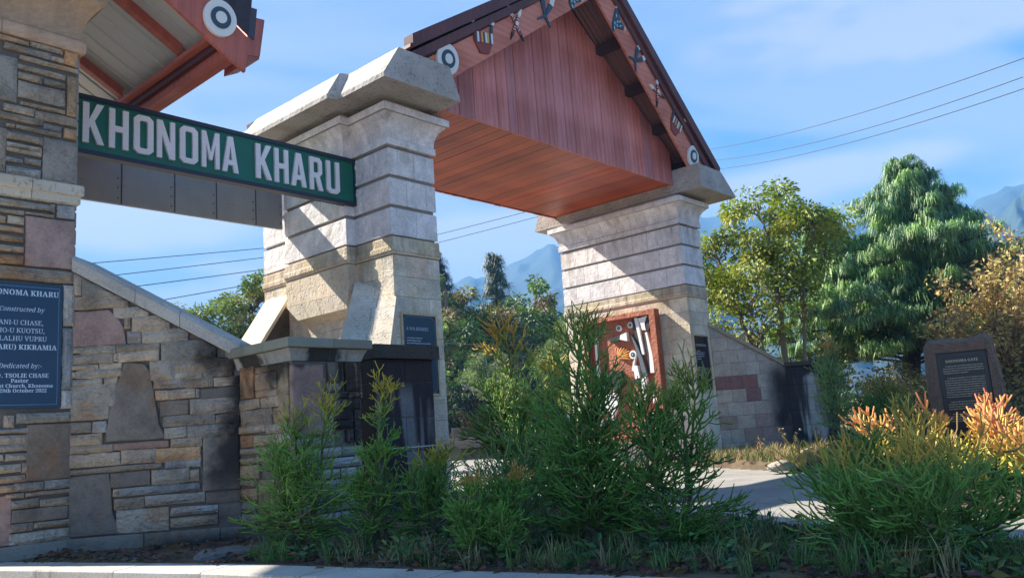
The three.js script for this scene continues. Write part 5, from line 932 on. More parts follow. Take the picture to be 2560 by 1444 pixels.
// one leaf: two folded triangles
function leaf(g, p, dir, len, wid, c, r) {
  const up = Math.abs(dir.y) > 0.9 ? V(1, 0, 0) : V(0, 1, 0), s = V().crossVectors(dir, up).normalize().multiplyScalar(wid * 0.5), n = V().crossVectors(s, dir).normalize().multiplyScalar(wid * 0.18);
  const a = r() * 6.28; s.applyAxisAngle(dir, a * 0.35); n.applyAxisAngle(dir, a * 0.35);
  const m = p.clone().addScaledVector(dir, len * 0.42), tip = p.clone().addScaledVector(dir, len).add(V(0, -len * 0.12, 0)), L = m.clone().add(s).add(n), R = m.clone().sub(s).add(n);
  for (const [q1, q2, q3] of [[p, L, tip], [p, tip, R]]) { g.p.push(q1.x, q1.y, q1.z, q2.x, q2.y, q2.z, q3.x, q3.y, q3.z); g.u.push(0, 0, 0, 0, 0, 0); g.c.push(...c, ...c, ...c); }
}
const rdir = r => { const a = r() * 6.28, y = r() * 2 - 1, k = Math.sqrt(1 - y * y); return V(Math.cos(a) * k, y, Math.sin(a) * k); };
// a tree: trunk, limbs to points of the crown, twigs to leaf clusters. crown: [dx, y, dz, rx, ry, rz] lobes about the trunk
function leafyTree(name, label, o) {
  const t = thing(name, label, 'tree', o.group), r = rng(o.seed), wood = new G(), lv = new G(), wc = o.wood ?? [0.15, 0.12, 0.09];
  const wcol = () => wc.map(v => v * (0.75 + 0.5 * r()));
  const inLobe = (L, k0) => { const d = rdir(r).multiplyScalar(mix(k0, 1, Math.cbrt(r()))); return V(o.x + L[0] + d.x * L[3], L[1] + d.y * L[4], o.z + L[2] + d.z * L[5]); };
  const curve = (p, q, sag, n, amt) => { const out = []; for (let i = 0; i <= n; i++) { const k = i / n, v = p.clone().lerp(q, k); v.y += sag * Math.sin(Math.PI * k); if (i && i < n) v.add(V((r() - 0.5) * amt, (r() - 0.5) * amt, (r() - 0.5) * amt)); out.push(v); } return out; };
  const bark = (pts, r0, r1, sides) => { const n = pts.length - 1, c = pts.map(wcol); wood.tube(pts, pts.map((_, i) => mix(r0, r1, i / n)), sides, c); };
  const nodes = [];
  for (const [dx, dz, hx, hy, hz, k] of o.trunks) {
    const T = curve(V(o.x + dx, o.y - 0.3, o.z + dz), V(o.x + hx, hy, o.z + hz), 0, 6, 0.10); bark(T, o.rad * k, o.rad * k * 0.5, 9);
    T.slice(2).forEach((q, i) => nodes.push([q, o.rad * k * mix(0.8, 0.5, i / 4)]));
  }
  const tot = o.lobes.reduce((s, L) => s + L[3] * L[4] * L[5], 0), nearest = (c, list, dy) => { let b = null, bd = 1e9; for (const n of list) { const d = n[0].distanceTo(c) + Math.max(0, n[0].y - c.y + dy) * 2; if (d < bd) { bd = d; b = n; } } return b; };
  const limbs = [...nodes];
  for (let i = 0; i < o.limbs; i++) {
    let s = r() * tot, L = o.lobes[0]; for (const q of o.lobes) { s -= q[3] * q[4] * q[5]; if (s <= 0) { L = q; break; } }
    const c = inLobe(L, 0.35), n = nearest(c, nodes, 0.4), pts = curve(n[0], c, 0.08 * n[0].distanceTo(c), 5, 0.16); bark(pts, n[1] * 0.6, 0.02, 6);
    pts.slice(2).forEach((q, k) => limbs.push([q, mix(n[1] * 0.4, 0.02, k / 3)]));
  }
  for (let i = 0; i < o.clusters; i++) {
    let s = r() * tot, L = o.lobes[0]; for (const q of o.lobes) { s -= q[3] * q[4] * q[5]; if (s <= 0) { L = q; break; } }
    const c = inLobe(L, 0.62), n = nearest(c, limbs, 0.1), pts = curve(n[0], c, 0.05, 4, 0.12); bark(pts, Math.min(0.03, n[1] * 0.7), 0.006, 4);
    const cl = clamp(0.5 + (r() - 0.5) * 1.1), base = o.cols[Math.min(o.cols.length - 1, Math.floor(cl * o.cols.length))], m = Math.round(o.leaves / o.clusters * (0.5 + r())) * (o.density ? o.density(c) : 1), R = o.cluster * (0.7 + 0.6 * r());
    for (let k = 0; k < m; k++) {
      const off = rdir(r).multiplyScalar(R * Math.pow(r(), 0.45)); off.y *= 0.62;
      const ld = off.clone().normalize().multiplyScalar(0.8).add(V((r() - 0.5) * 0.9, -0.3 + (r() - 0.5) * 0.7, (r() - 0.5) * 0.9)).normalize(), w = 0.7 + 0.6 * r(), hue = r() < 0.12 ? o.cols[Math.floor(r() * o.cols.length)] : base;
      leaf(lv, c.clone().add(off), ld, o.leaf * (0.7 + 0.6 * r()), o.leaf * (o.aspect ?? 0.5), hue.map(v => v * w), r);
    }
  }
  put('trunk', wood.geo(), M.bark, t); put('crown', lv.geo(), M.leaf, t, { kind: 'stuff' });
  return t;
}
leafyTree('leafy_tree', 'open-crowned tree with bright yellow-green leaves behind the right wing wall', { x: 20.2, y: 0.1, z: -8.7, seed: 201, rad: 0.10, limbs: 40, clusters: 260, leaves: 24000, leaf: 0.125, cluster: 0.34, wood: [0.22, 0.17, 0.125],
  trunks: [[0, 0, 0.05, 5.4, -0.1, 1], [-0.15, -0.1, -0.5, 4.9, -1.3, 0.8], [0.1, 0.1, 0.25, 4.6, 0.7, 0.6], [-0.2, 0, -0.8, 4.0, -0.6, 0.5]], lobes: [[-0.05, 5.75, -0.1, 0.95, 0.95, 0.95], [-0.7, 4.85, -1.35, 0.75, 0.75, 0.85], [0.55, 5.4, 1.2, 0.5, 0.6, 0.55], [-0.2, 3.6, -0.5, 1.3, 0.8, 1.6], [0.3, 5.2, 0.8, 0.8, 0.9, 0.75], [-0.1, 4.2, -0.4, 1.2, 0.8, 1.5], [-0.4, 3.1, -0.9, 0.9, 0.6, 1.1]],
  density: p => 0.18 + 0.82 * sstep(3.4, 4.9, p.y), cols: [[0.13, 0.19, 0.015], [0.24, 0.32, 0.02], [0.36, 0.44, 0.03], [0.48, 0.47, 0.04], [0.30, 0.38, 0.025]] });
leafyTree('leafy_tree', 'dark green layered tree seen over the wing wall, below the sign', { x: 13.9, y: 0.3, z: -23.6, seed: 202, rad: 0.12, limbs: 24, clusters: 105, leaves: 12500, leaf: 0.12, cluster: 0.36, wood: [0.10, 0.085, 0.07],
  trunks: [[0, 0, 0.1, 5.2, 0.2, 1], [0, 0, -1.0, 4.9, -0.8, 0.7]], lobes: [[-1.45, 5.0, -0.85, 0.75, 0.35, 0.6], [-0.5, 5.35, -0.1, 0.6, 0.32, 0.6], [0.55, 6.0, 0.6, 0.75, 0.42, 0.8], [-0.7, 4.3, -0.3, 0.9, 0.4, 0.8], [0.3, 4.6, 0.4, 0.9, 0.45, 0.9]], cols: [[0.094, 0.169, 0.034], [0.150, 0.244, 0.041], [0.225, 0.319, 0.056], [0.375, 0.375, 0.075]] });
const gT = 'trees beyond the road inside the gateway';
leafyTree('leafy_tree', 'dense dark tree touching the left pillar, seen through the gateway', { x: 26.3, y: 0.9, z: -27.4, seed: 203, rad: 0.16, limbs: 24, clusters: 110, leaves: 15000, leaf: 0.22, cluster: 0.55, group: gT, trunks: [[0, 0, 0.1, 7.6, 0.1, 1]], lobes: [[0, 7.2, 0.1, 0.7, 1.5, 0.7], [0.2, 5.2, 0.4, 1.5, 1.4, 1.5], [0, 3.0, 0.3, 1.9, 1.5, 1.9]], cols: [[0.09, 0.17, 0.03], [0.15, 0.27, 0.04], [0.28, 0.42, 0.05], [0.30, 0.22, 0.07]] });
leafyTree('leafy_tree', 'brown-tinged green tree in the centre of the gateway opening', { x: 28.2, y: 0.9, z: -26.2, seed: 204, rad: 0.15, limbs: 28, clusters: 160, leaves: 20000, leaf: 0.21, cluster: 0.55, group: gT, trunks: [[0, 0, 0.1, 6.2, 0.1, 1]], lobes: [[-0.6, 6.5, -0.7, 1.2, 0.9, 1.2], [0.5, 5.7, 0.6, 1.6, 1.3, 1.6], [0, 3.4, 0, 2.3, 1.9, 2.3]], cols: [[0.07, 0.13, 0.03], [0.11, 0.20, 0.035], [0.21, 0.32, 0.05], [0.30, 0.22, 0.08]] });
leafyTree('leafy_tree', 'green tree with a pointed leafy top beside the right pillar, seen through the gateway', { x: 30.4, y: 0.9, z: -25.2, seed: 205, rad: 0.15, limbs: 22, clusters: 100, leaves: 14000, leaf: 0.22, cluster: 0.46, group: gT, trunks: [[0, 0, 0, 7.4, 0, 1]], lobes: [[0.05, 6.9, 0.05, 0.55, 1.2, 0.55], [0.2, 5.2, 0.2, 1.1, 1.2, 1.1], [0.4, 3.2, 0.4, 1.7, 1.4, 1.7], [1.5, 5.6, 1.4, 0.5, 0.7, 0.5]], cols: [[0.10, 0.19, 0.03], [0.18, 0.31, 0.04], [0.30, 0.43, 0.05], [0.33, 0.24, 0.07]] });
leafyTree('leafy_tree', 'feathery light green tree close against the right pillar, behind the pencil bushes', { x: 24.6, y: 0.6, z: -18.7, seed: 206, rad: 0.08, limbs: 20, clusters: 110, leaves: 15000, leaf: 0.13, aspect: 0.3, cluster: 0.36, group: gT, trunks: [[0, 0, 0.1, 4.0, 0.1, 1]], lobes: [[0, 4.0, 0, 0.8, 0.9, 0.8], [-0.4, 3.1, -0.5, 0.9, 0.9, 0.9], [0.3, 2.2, 0.3, 1.1, 0.9, 1.1]], cols: [[0.13, 0.21, 0.025], [0.21, 0.29, 0.04], [0.28, 0.33, 0.05]] });
leafyTree('sapling', 'slender feathery sapling with a pale stem before the dark trees in the gateway', { x: 23.2, y: 0.5, z: -21.8, seed: 207, rad: 0.045, limbs: 14, clusters: 46, leaves: 5200, leaf: 0.11, aspect: 0.25, cluster: 0.30, group: gT, wood: [0.34, 0.33, 0.28], trunks: [[0.1, 0.1, -0.1, 3.9, -0.1, 1]], lobes: [[0, 3.6, 0, 0.8, 0.35, 0.8], [-0.2, 2.9, -0.2, 1.0, 0.4, 1.0], [0.3, 2.4, 0.3, 0.8, 0.4, 0.8]], cols: [[0.12, 0.21, 0.04], [0.19, 0.28, 0.05]] });
leafyTree('leafy_tree', 'large round dark tree farther back behind the low stone wall', { x: 33.5, y: 0.6, z: -31.5, seed: 208, rad: 0.18, limbs: 24, clusters: 110, leaves: 12000, leaf: 0.3, cluster: 0.75, group: gT, trunks: [[0, 0, 0, 5.5, 0, 1]], lobes: [[0, 4.4, 0, 4.2, 1.6, 4.2], [0, 2.6, 0, 5, 1.6, 5]], cols: [[0.039, 0.072, 0.019], [0.065, 0.104, 0.026], [0.091, 0.143, 0.026]] });

// weeping pine: whorled boughs hung with tufts of long needles
function tuftGeo(seed, len) {
  const g = new G(), r = rng(seed);
  for (let i = 0; i < 46; i++) {
    const d = rdir(r); d.y = Math.abs(d.y) * 0.9 - 0.15; d.normalize(); const L = len * (0.7 + 0.5 * r()), w = 0.010, hz = V(d.x, 0, d.z).normalize(), p0 = V(0, (r() - 0.5) * 0.10, 0), p1 = p0.clone().addScaledVector(d, L * 0.48), p2 = p1.clone().addScaledVector(hz, L * 0.20).add(V(0, -L * (0.42 + 0.2 * r()), 0)), s = V(-hz.z * w, 0, hz.x * w);
    const k = 0.75 + 0.5 * r(), c = [k, k, k], c2 = [k * 0.95, k * 0.95, k * 0.85];
    g.tri(p0.clone().sub(s), p0.clone().add(s), p1.clone().add(s), c).tri(p0.clone().sub(s), p1.clone().add(s), p1.clone().sub(s), c).tri(p1.clone().sub(s), p1.clone().add(s), p2, c2);
  }
  return g.geo();
}
const pineMat = new THREE.MeshPhysicalMaterial({ vertexColors: true, roughness: 0.6, transmission: 0.35, thickness: 0, side: THREE.DoubleSide, color: lin(1, 1, 1) });
function pineTree(label, o) {
  const t = thing('pine_tree', label, 'pine tree'), r = rng(o.seed), wood = new G(), spots = [], wc = [0.09, 0.065, 0.05];
  const leaders = o.leaders;
  for (const [lx, lz, y0, y1, kr] of leaders) {
    const pts = []; for (let i = 0; i <= 8; i++) { const k = i / 8; pts.push(V(o.x + lx * Math.min(1, k * 1.6) * (y0 > 1 ? 1 : 1), mix(o.y + y0, o.y + y1, k), o.z + lz * Math.min(1, k * 1.6))); }
    if (y0 > 0.5) pts[0].set(o.x, o.y + y0, o.z);
    wood.tube(pts, pts.map((_, i) => mix(o.rad * kr, 0.025, i / 8)), 9, pts.map(() => wc));
    const n = Math.round(o.boughs * kr);
    for (let b = 0; b < n; b++) {
      const k = Math.pow(b / n, 0.9), yy = mix(Math.max(o.y + y0 + 0.3, o.y + o.low), o.y + y1, k), a = b * 2.4 + r(), L = o.R * kr * o.prof(k) * (0.42 + 0.72 * r()) * (1 + (o.bias ? 0.25 * Math.cos(a - o.bias) : 0)), kk = clamp((yy - o.y - y0) / (y1 - y0)), base = V(o.x + lx * Math.min(1, kk * 1.6), yy, o.z + lz * Math.min(1, kk * 1.6)), q = [base];
      for (let i = 1; i <= 5; i++) { const s = i / 5; q.push(base.clone().add(V(Math.cos(a) * L * s, L * (0.30 * s - 0.22 * s * s) + (r() - 0.5) * 0.06, Math.sin(a) * L * s))); }
      wood.tube(q, q.map((_, i) => mix(0.045, 0.012, i / 5)), 5, q.map(() => wc));
      const m = Math.max(3, Math.round(L * o.tufts));
      for (let i = 0; i < m; i++) {
        const s = 0.28 + 0.72 * (i + 1) / m, j = Math.min(4, Math.floor(s * 5 - 1e-6)), p = q[j].clone().lerp(q[j + 1], s * 5 - j), side = (r() - 0.5) * 2 * 0.42 * L * (1.15 - s) + (r() - 0.5) * 0.3, lift = 0.05 + r() * 0.22;
        const e = p.clone().add(V(-Math.sin(a) * side + Math.cos(a) * 0.12 * r(), lift, Math.cos(a) * side + Math.sin(a) * 0.12 * r()));
        if (Math.abs(side) > 0.12) wood.tube([p, e], [0.012, 0.007], 4, [wc, wc]);
        spots.push(e);
      }
    }
    spots.push(V(o.x + lx, o.y + y1 + 0.05, o.z + lz));
  }
  put('trunk', wood.geo(), M.bark, t);
  const per = Math.ceil(spots.length / 3), mtx = new THREE.Matrix4(), col = new THREE.Color();
  for (let v = 0; v < 3; v++) {
    const part = spots.slice(v * per, (v + 1) * per); if (!part.length) continue;
    const im = new THREE.InstancedMesh(tuftGeo(900 + v + o.seed, o.needle), pineMat, part.length); im.name = 'needles'; im.userData.kind = 'stuff';
    part.forEach((p, i) => { const s = 0.75 + 0.55 * r(); mtx.compose(p, new THREE.Quaternion().setFromEuler(new THREE.Euler((r() - 0.5) * 0.3, r() * 6.28, (r() - 0.5) * 0.3)), V(s, s, s)); im.setMatrixAt(i, mtx); const c = o.cols[Math.floor(r() * o.cols.length)], k = 0.8 + 0.4 * r(); im.setColorAt(i, col.setRGB(c[0] * k, c[1] * k, c[2] * k)); });
    im.castShadow = im.receiveShadow = true; t.add(im);
  }
  return t;
}
pineTree('large weeping pine with drooping blue-green needle tufts behind the memorial stone', { x: 24.7, y: 0.1, z: -7.4, seed: 301, R: 4.1, low: 1.75, rad: 0.30, boughs: 165, tufts: 7.5, needle: 0.40, leaders: [[0.35, 0.75, 0, 7.4, 1], [-0.85, -1.35, 2.4, 6.25, 0.42], [0.7, 1.5, 3.0, 6.5, 0.4]], prof: k => mix(1, 0.10, Math.pow(k, 1.12)), cols: [[0.149, 0.281, 0.103], [0.206, 0.374, 0.113], [0.299, 0.486, 0.131], [0.168, 0.319, 0.159]] });
pineTree('slim weeping pine rising alone against the blue mountain inside the gateway', { x: 31.0, y: 0.5, z: -28.3, seed: 302, R: 1.25, low: 3.5, rad: 0.12, boughs: 42, tufts: 6, needle: 0.6, leaders: [[0, 0, 0, 9.2, 1]], prof: k => mix(1, 0.2, k), cols: [[0.072, 0.114, 0.054], [0.108, 0.156, 0.072]] });
pineTree('dark drooping conifer half hidden by the left pillar inside the gateway', { x: 31.2, y: 0.5, z: -33.6, seed: 303, R: 2.6, low: 4, rad: 0.2, boughs: 60, tufts: 6, needle: 0.75, leaders: [[0, 0, 0, 10.4, 1]], prof: k => mix(1, 0.3, k), cols: [[0.03, 0.05, 0.035], [0.04, 0.065, 0.04]] });

// brown autumn thicket at the right and pale scrub under the pine
function thicket(label, o) {
  const t = thing('thicket', label, 'shrub'), r = rng(o.seed), wood = new G(), lv = new G();
  for (let s = 0; s < o.canes; s++) {
    const a = r() * 6.28, d0 = r() * o.R * 0.6, p0 = V(o.x + Math.cos(a) * d0, o.y - 0.05, o.z + Math.sin(a) * d0), H = o.h * (0.55 + 0.5 * r()), out = o.R * (0.2 + 0.8 * r()), b = a + (r() - 0.5) * 1.6, pts = [], N = 9, droop = 0.2 + 0.5 * r();
    for (let i = 0; i <= N; i++) { const k = i / N; pts.push(p0.clone().add(V(Math.cos(b) * out * k * k + (r() - 0.5) * 0.08, H * (k * (1 + droop) - droop * k * k * k), Math.sin(b) * out * k * k + (r() - 0.5) * 0.08))); }
    wood.tube(pts, pts.map((_, i) => mix(0.012, 0.004, i / N)), 4, pts.map(() => [0.17, 0.12, 0.08]));
    for (let i = 0; i < o.leaves; i++) {
      const k = 0.15 + 0.85 * r(), j = Math.min(N - 1, Math.floor(k * N)), p = pts[j].clone().lerp(pts[j + 1], k * N - j).add(rdir(r).multiplyScalar(0.04 + 0.26 * r())), c = o.cols[Math.floor(Math.pow(r(), 1.1) * o.cols.length)], q = 0.7 + 0.6 * r();
      if (r() < 0.06) { const e = p.clone().add(V((r() - 0.5) * 0.5, 0.1 + r() * 0.25, (r() - 0.5) * 0.5)); wood.tube([pts[j], e], [0.005, 0.003], 3, [[0.15, 0.1, 0.07], [0.2, 0.14, 0.1]]); }
      leaf(lv, p, rdir(r), o.leaf * (0.6 + 0.8 * r()), o.leaf * 0.5, c.map(v => v * q), r);
    }
  }
  put('stem', wood.geo(), M.bark, t); put('leaves', lv.geo(), M.leaf, t, { kind: 'stuff' });
}
const BRN = [[0.50, 0.34, 0.12], [0.58, 0.44, 0.15], [0.40, 0.26, 0.11], [0.75, 0.55, 0.15], [0.45, 0.42, 0.10]];
thicket('rust-brown autumn thicket right of the memorial stone', { x: 23.2, y: 0.02, z: -4.25, seed: 401, R: 1.7, h: 3.9, canes: 120, leaves: 150, leaf: 0.12, cols: BRN });
thicket('taller ochre thicket at the photograph edge behind the memorial', { x: 24.6, y: 0.02, z: -2.6, seed: 402, R: 2.0, h: 4.9, canes: 110, leaves: 150, leaf: 0.13, cols: [[0.600, 0.480, 0.120], [0.720, 0.525, 0.150], [0.540, 0.300, 0.120], [0.300, 0.375, 0.090]] });
thicket('pale yellow-green scrub under the weeping pine, left of its trunk', { x: 21.4, y: 0.1, z: -6.0, seed: 403, R: 1.3, h: 1.35, canes: 50, leaves: 80, leaf: 0.10, cols: [[0.330, 0.300, 0.075], [0.210, 0.255, 0.060], [0.390, 0.300, 0.135]] });
thicket('yellow scrub between the pine trunk and the memorial stone', { x: 22.2, y: 0.1, z: -4.7, seed: 404, R: 1.1, h: 1.0, canes: 40, leaves: 80, leaf: 0.10, cols: [[0.300, 0.300, 0.075], [0.180, 0.240, 0.060], [0.375, 0.270, 0.120]] });
thicket('green scrub at the foot of the tree behind the right wing wall', { x: 20.0, y: 0.05, z: -8.7, seed: 405, R: 1.5, h: 1.9, canes: 50, leaves: 90, leaf: 0.12, cols: [[0.150, 0.240, 0.045], [0.270, 0.330, 0.060], [0.105, 0.165, 0.030]] });
thicket('tall green scrub behind the wing wall coping, left of the pine', { x: 23.6, y: 0.1, z: -9.6, seed: 408, R: 1.6, h: 2.9, canes: 60, leaves: 90, leaf: 0.14, cols: [[0.16, 0.24, 0.05], [0.26, 0.32, 0.06], [0.10, 0.16, 0.04]] });
thicket('tangled pale scrub filling the gap under the pine boughs', { x: 23.6, y: 0.1, z: -6.4, seed: 409, R: 1.6, h: 1.9, canes: 70, leaves: 70, leaf: 0.12, cols: [[0.30, 0.28, 0.08], [0.20, 0.24, 0.06], [0.34, 0.26, 0.12]] });
thicket('red-brown dry bush against the low stone wall inside the gateway', { x: 25.6, y: 1.0, z: -25.2, seed: 406, R: 0.7, h: 0.8, canes: 26, leaves: 70, leaf: 0.10, cols: [[0.30, 0.11, 0.05], [0.24, 0.14, 0.06]] });
thicket('dark undergrowth behind the low stone wall inside the gateway', { x: 27.4, y: 0.9, z: -26.8, seed: 407, R: 3.4, h: 1.9, canes: 120, leaves: 70, leaf: 0.2, cols: [[0.03, 0.06, 0.012], [0.05, 0.09, 0.015], [0.08, 0.11, 0.02]] });
{ // withered weed at the left pillar's foot
  const t = thing('withered_weed', 'withered brown weed at the foot of the left pillar beside the road', 'plant'), g = new G(), r = rng(55);
  for (let i = 0; i < 16; i++) { const pts = []; let p = V(8.75 + r() * 0.12, -0.14, -8.85 + r() * 0.1), d = V((r() - 0.2) * 0.9, 1, (r() - 0.4) * 0.9).normalize(); for (let k = 0; k < 6; k++) { pts.push(p); p = p.clone().addScaledVector(d, 0.09); d = d.add(V((r() - 0.5) * 0.5, -0.02, (r() - 0.5) * 0.5)).normalize(); for (let m = 0; m < 3; m++) leaf(g, p, rdir(r), 0.035, 0.02, [0.10, 0.05, 0.035], r); } g.tube(pts, pts.map(() => 0.004), 4, pts.map(() => [0.12, 0.07, 0.05])); }
  put('stalks', g.geo(), M.paint, t);
}
// grass and weeds
function clumpGeo(seed, kind) {
  const g = new G(), r = rng(seed);
  if (kind === 'grass') for (let i = 0; i < 16; i++) { const a = r() * 6.28, h = 0.10 + r() * 0.16, o = h * (0.3 + 0.5 * r()), w = 0.004, x = (r() - 0.5) * 0.1, z = (r() - 0.5) * 0.1, s = V(-Math.sin(a) * w, 0, Math.cos(a) * w), p = V(x, 0, z), q = V(x + Math.cos(a) * o * 0.4, h * 0.65, z + Math.sin(a) * o * 0.4), e = V(x + Math.cos(a) * o, h, z + Math.sin(a) * o), k = 0.7 + 0.6 * r(), c = [k, k, k]; g.tri(p.clone().sub(s), p.clone().add(s), q.clone().add(s), c).tri(p.clone().sub(s), q.clone().add(s), q.clone().sub(s), c).tri(q.clone().sub(s), q.clone().add(s), e, c); }
  if (kind === 'weed') for (let i = 0; i < 13; i++) { const a = r() * 6.28, h = r() * 0.15, p = V((r() - 0.5) * 0.10, h, (r() - 0.5) * 0.10), k = 0.7 + 0.6 * r(); leaf(g, p, V(Math.cos(a), 0.15 + r() * 0.6, Math.sin(a)).normalize(), 0.06 + r() * 0.07, 0.035, [k, k, k], r); if (i % 3 === 0) g.tube([V(p.x * 0.3, 0, p.z * 0.3), p], [0.003, 0.002], 3, [[0.6, 0.6, 0.5], [0.6, 0.7, 0.5]]); }
  if (kind === 'litter') for (let i = 0; i < 14; i++) { const a = r() * 6.28; leaf(g, V((r() - 0.5) * 0.3, 0.006 + r() * 0.03, (r() - 0.5) * 0.3), V(Math.cos(a), (r() - 0.5) * 0.5, Math.sin(a)).normalize(), 0.03 + r() * 0.05, 0.025, [0.6 + r() * 0.8, 0.6 + r() * 0.7, 0.6 + r() * 0.7], r); }
  return g.geo();
}
const coverMat = new THREE.MeshPhysicalMaterial({ vertexColors: true, roughness: 0.8, side: THREE.DoubleSide });
function cover(name, label, kind, seed, n, place, cols, sc) {
  const r = rng(seed), pos = []; let guard = 0; while (pos.length < n && guard++ < n * 30) { const p = place(r); if (p) pos.push(p); }
  const t = thing(name, label, 'ground cover'); t.userData.kind = 'stuff'; const mtx = new THREE.Matrix4(), col = new THREE.Color(), geos = [0, 1, 2].map(v => clumpGeo(seed * 7 + v, kind));
  for (let v = 0; v < 3; v++) {
    const part = pos.filter((_, i) => i % 3 === v), im = new THREE.InstancedMesh(geos[v], coverMat, part.length); im.name = kind === 'grass' ? 'blades' : 'leaves'; im.userData.kind = 'stuff';
    part.forEach(([x, y, z], i) => { const s = sc[0] + (sc[1] - sc[0]) * r(); mtx.compose(V(x, y, z), new THREE.Quaternion().setFromEuler(new THREE.Euler((r() - 0.5) * 0.3, r() * 6.28, (r() - 0.5) * 0.3)), V(s, s * (0.8 + 0.5 * r()), s)); im.setMatrixAt(i, mtx); const c = cols[Math.floor(r() * cols.length)], k = 0.75 + 0.5 * r(); im.setColorAt(i, col.setRGB(c[0] * k, c[1] * k, c[2] * k)); });
    im.castShadow = im.receiveShadow = true; t.add(im);
  }
}
const bed = (z0, z1, m0 = 0.10, m1 = 0.12) => r => { const z = mix(z0, z1, r()), a = kx(K1, z), b = kx(K2, z) ?? 8.4; if (a === null) return null; const x = mix(a + m0, b - m1, Math.pow(r(), 1.25)); if (x > 4.3 && x < 5.25 && z < -6.5) return null; if (x < 3.35 && z < -8.5) return null; return [x, groundY(x, z) - 0.01, z]; };
cover('weeds', 'low broad-leaved weeds along the front kerb of the bed', 'weed', 11, 170, bed(-5.9, 1.2), [[0.06, 0.15, 0.04], [0.09, 0.19, 0.05], [0.10, 0.19, 0.08], [0.15, 0.20, 0.05]], [0.5, 1.0]);
cover('grass', 'long green grass among the pencil bushes', 'grass', 12, 700, bed(-6.2, 1.2), [[0.08, 0.17, 0.04], [0.11, 0.20, 0.05], [0.20, 0.20, 0.07], [0.26, 0.21, 0.10]], [0.35, 0.9]);
cover('dry_litter', 'brown dry leaves and litter on the bed soil', 'litter', 13, 520, bed(-8.6, 0.5), [[0.12, 0.07, 0.04], [0.16, 0.10, 0.06], [0.09, 0.06, 0.045], [0.12, 0.08, 0.03]], [0.7, 1.4]);
cover('dry_grass', 'golden dry grass verge beyond the road inside the gateway', 'grass', 14, 4200, r => { const t = r(), x = mix(18, 31, t) + (r() - 0.2) * 4, z = mix(-30.5, -17.5, t) - r() * 4; return inside(ROAD, x, z) || inside(ROAD, x + 0.15, z + 0.2) ? null : [x, groundY(x, z), z]; }, [[0.42, 0.33, 0.10], [0.36, 0.32, 0.08], [0.46, 0.36, 0.16], [0.26, 0.28, 0.06]], [0.9, 1.8]);
cover('dry_grass', 'straw-coloured and green grass at the foot of the right wing wall', 'grass', 15, 1900, r => { const x = 11.5 + r() * 7, z = -9 + r() * 5.6, wing = (x - 16.9) - (z + 9); if (inside(ROAD, x, z) || inside(ROAD, x - 0.06, z + 0.06)) return null; if (z < -7.3 && wing > 0.0) return null; if (x > 16.5 && z < -6.2 && wing > -0.06) return null; return [x, groundY(x, z), z]; }, [[0.40, 0.29, 0.13], [0.33, 0.24, 0.11], [0.16, 0.20, 0.05], [0.26, 0.25, 0.07]], [0.45, 1.0]);
cover('weeds', 'mixed weeds on the verge round the memorial stone', 'weed', 16, 700, r => { const x = 9.3 + r() * 9, z = -5.2 + r() * 5; return inside(ROAD, x, z) ? null : [x, groundY(x, z), z]; }, [[0.10, 0.14, 0.03], [0.18, 0.17, 0.05], [0.22, 0.14, 0.06]], [1.0, 2.4]);
// dead upright weeds before the wing wall
for (const [x, z, h, lab] of [[15.55, -7.55, 0.36, 'dead brown weed stalk before the right wing wall, nearest the pillar'], [16.4, -7.25, 0.48, 'tallest dead weed stalk before the black-streaked end pier'], [16.95, -6.85, 0.4, 'dead weed stalk at the corner of the end pier']]) {
  const t = thing('dead_weed', lab, 'plant'), g = new G(), r = rng(Math.round(x * 100)); for (let i = 0; i < 3; i++) { const pts = []; let p = V(x + (r() - 0.5) * 0.1, -0.05, z), d = V((r() - 0.5) * 0.5, 1, (r() - 0.5) * 0.5).normalize(); for (let k = 0; k < 5; k++) { pts.push(p); p = p.clone().addScaledVector(d, h / 4); d.add(V((r() - 0.5) * 0.3, 0, (r() - 0.5) * 0.3)).normalize(); for (let m = 0; m < 6; m++) leaf(g, p, rdir(r), 0.07, 0.03, [0.26, 0.17, 0.09], r); } g.tube(pts, pts.map(() => 0.007), 4, pts.map(() => [0.2, 0.13, 0.08])); } put('stalks', g.geo(), M.paint, t);
}
// stones and a log on the verge
function rock(label, x, y, z, sx, sy, sz, seed, col) {
  const geo = new THREE.IcosahedronGeometry(1, 3), p = geo.attributes.position, c = []; for (let i = 0; i < p.count; i++) { const v = V().fromBufferAttribute(p, i), n = 0.72 + 0.5 * fbm(v.x * 1.6 + v.z * 1.1 + seed, v.y * 1.6 - v.z + seed, seed, 3), q = Math.pow(Math.max(Math.abs(v.x), Math.abs(v.y), Math.abs(v.z)), -0.45); p.setXYZ(i, v.x * n * q * sx, Math.max(-0.4, v.y) * n * q * sy, v.z * n * q * sz); c.push(1, 1, 1); }
  geo.setAttribute('color', new THREE.Float32BufferAttribute(c, 3)); geo.computeVertexNormals();
  const m = put('rock', geo, std({ map: T_rock, bumpMap: B_rock, bumpScale: 0.01, color: lin(...col) }), null, { label, category: 'rock' }); m.position.set(x, y, z); m.rotation.y = seed;
}
rock('flat pale stone on the grass edge of the road', 13.35, -0.05, -6.05, 0.30, 0.11, 0.15, 3, [0.42, 0.36, 0.29]);
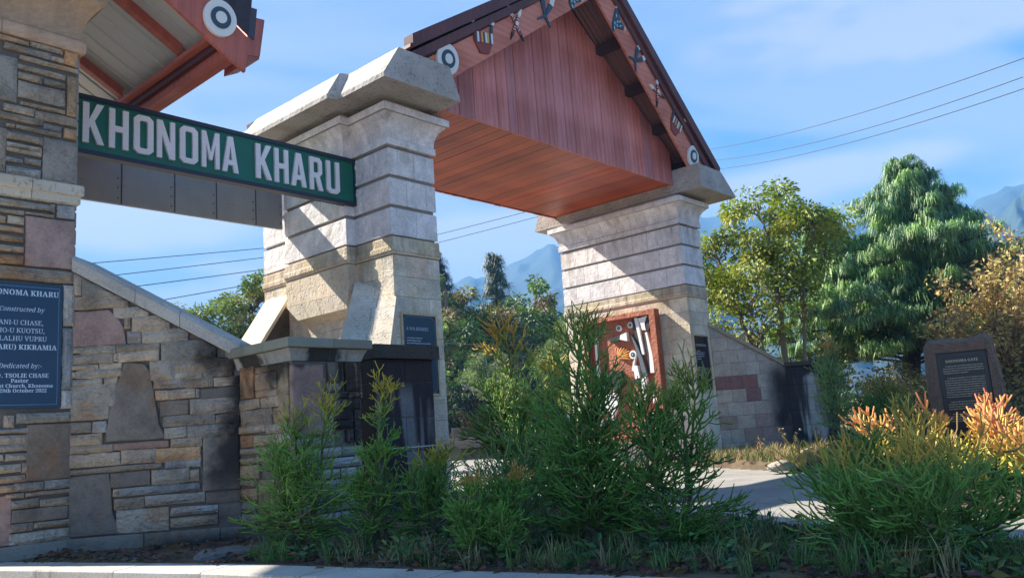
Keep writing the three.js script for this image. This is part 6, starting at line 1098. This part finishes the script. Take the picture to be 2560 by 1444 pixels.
rock('block of pale stone at the foot of the column-shaped bush', 14.75, 0.0, -5.85, 0.24, 0.18, 0.17, 5, [0.45, 0.39, 0.30]);
rock('rounded brown stone beside the round green bush', 15.1, -0.02, -5.1, 0.34, 0.17, 0.22, 8, [0.30, 0.23, 0.17]);
rock('half-buried grey stone by the kerb at the pedestal foot', 3.72, -0.03, -6.55, 0.30, 0.09, 0.22, 9, [0.24, 0.22, 0.21]);
{ const pts = [V(14.45, 0.06, -6.25), V(14.62, 0.12, -6.2), V(14.8, 0.16, -6.13)]; put('log', new G().tube(pts, [0.05, 0.05, 0.045], 8, pts.map(() => [0.45, 0.34, 0.20])).geo(), M.bark, null, { label: 'short pale log lying against the block of stone', category: 'log' }); }
for (const [x, y, z, lab] of [[5.4, 0.34, -2.05, 'red-orange marigold left of the broad bush, lower of two'], [5.5, 0.39, -2.02, 'red-orange marigold left of the broad bush, upper of two'], [4.72, 0.09, -2.45, 'single orange marigold low in the weeds'], [4.62, 0.06, -1.5, 'orange marigold at the foot of the broad bush']]) {
  const t = thing('marigold', lab, 'flower'), g = new G(), r = rng(Math.round(x * 1000)); for (let i = 0; i < 26; i++) leaf(g, V(x, y, z), rdir(r).setY(Math.abs(r()) * 0.8).normalize(), 0.022, 0.016, [0.6, 0.075 + r() * 0.05, 0.01], r); put('petals', g.geo(), M.paint, t); put('stalk', new G().tube([V(x - 0.02, 0, z), V(x, y, z)], [0.004, 0.003], 4, [[0.05, 0.1, 0.02], [0.06, 0.12, 0.02]]).geo(), M.paint, t);
}
// ---------------------------------------------------------------- every thing's origin goes to its base; shadows on
scene.updateMatrixWorld(true);
for (const o of scene.children) {
  if (!o.isGroup || o.position.lengthSq() > 0) continue;
  const b = new THREE.Box3().setFromObject(o); if (b.isEmpty()) continue;
  rebase(o, (b.min.x + b.max.x) / 2, Math.max(b.min.y, -0.1), (b.min.z + b.max.z) / 2);
}
scene.traverse(o => { if (o.isMesh) o.castShadow = o.receiveShadow = true; });
renderer.render(scene, camera);
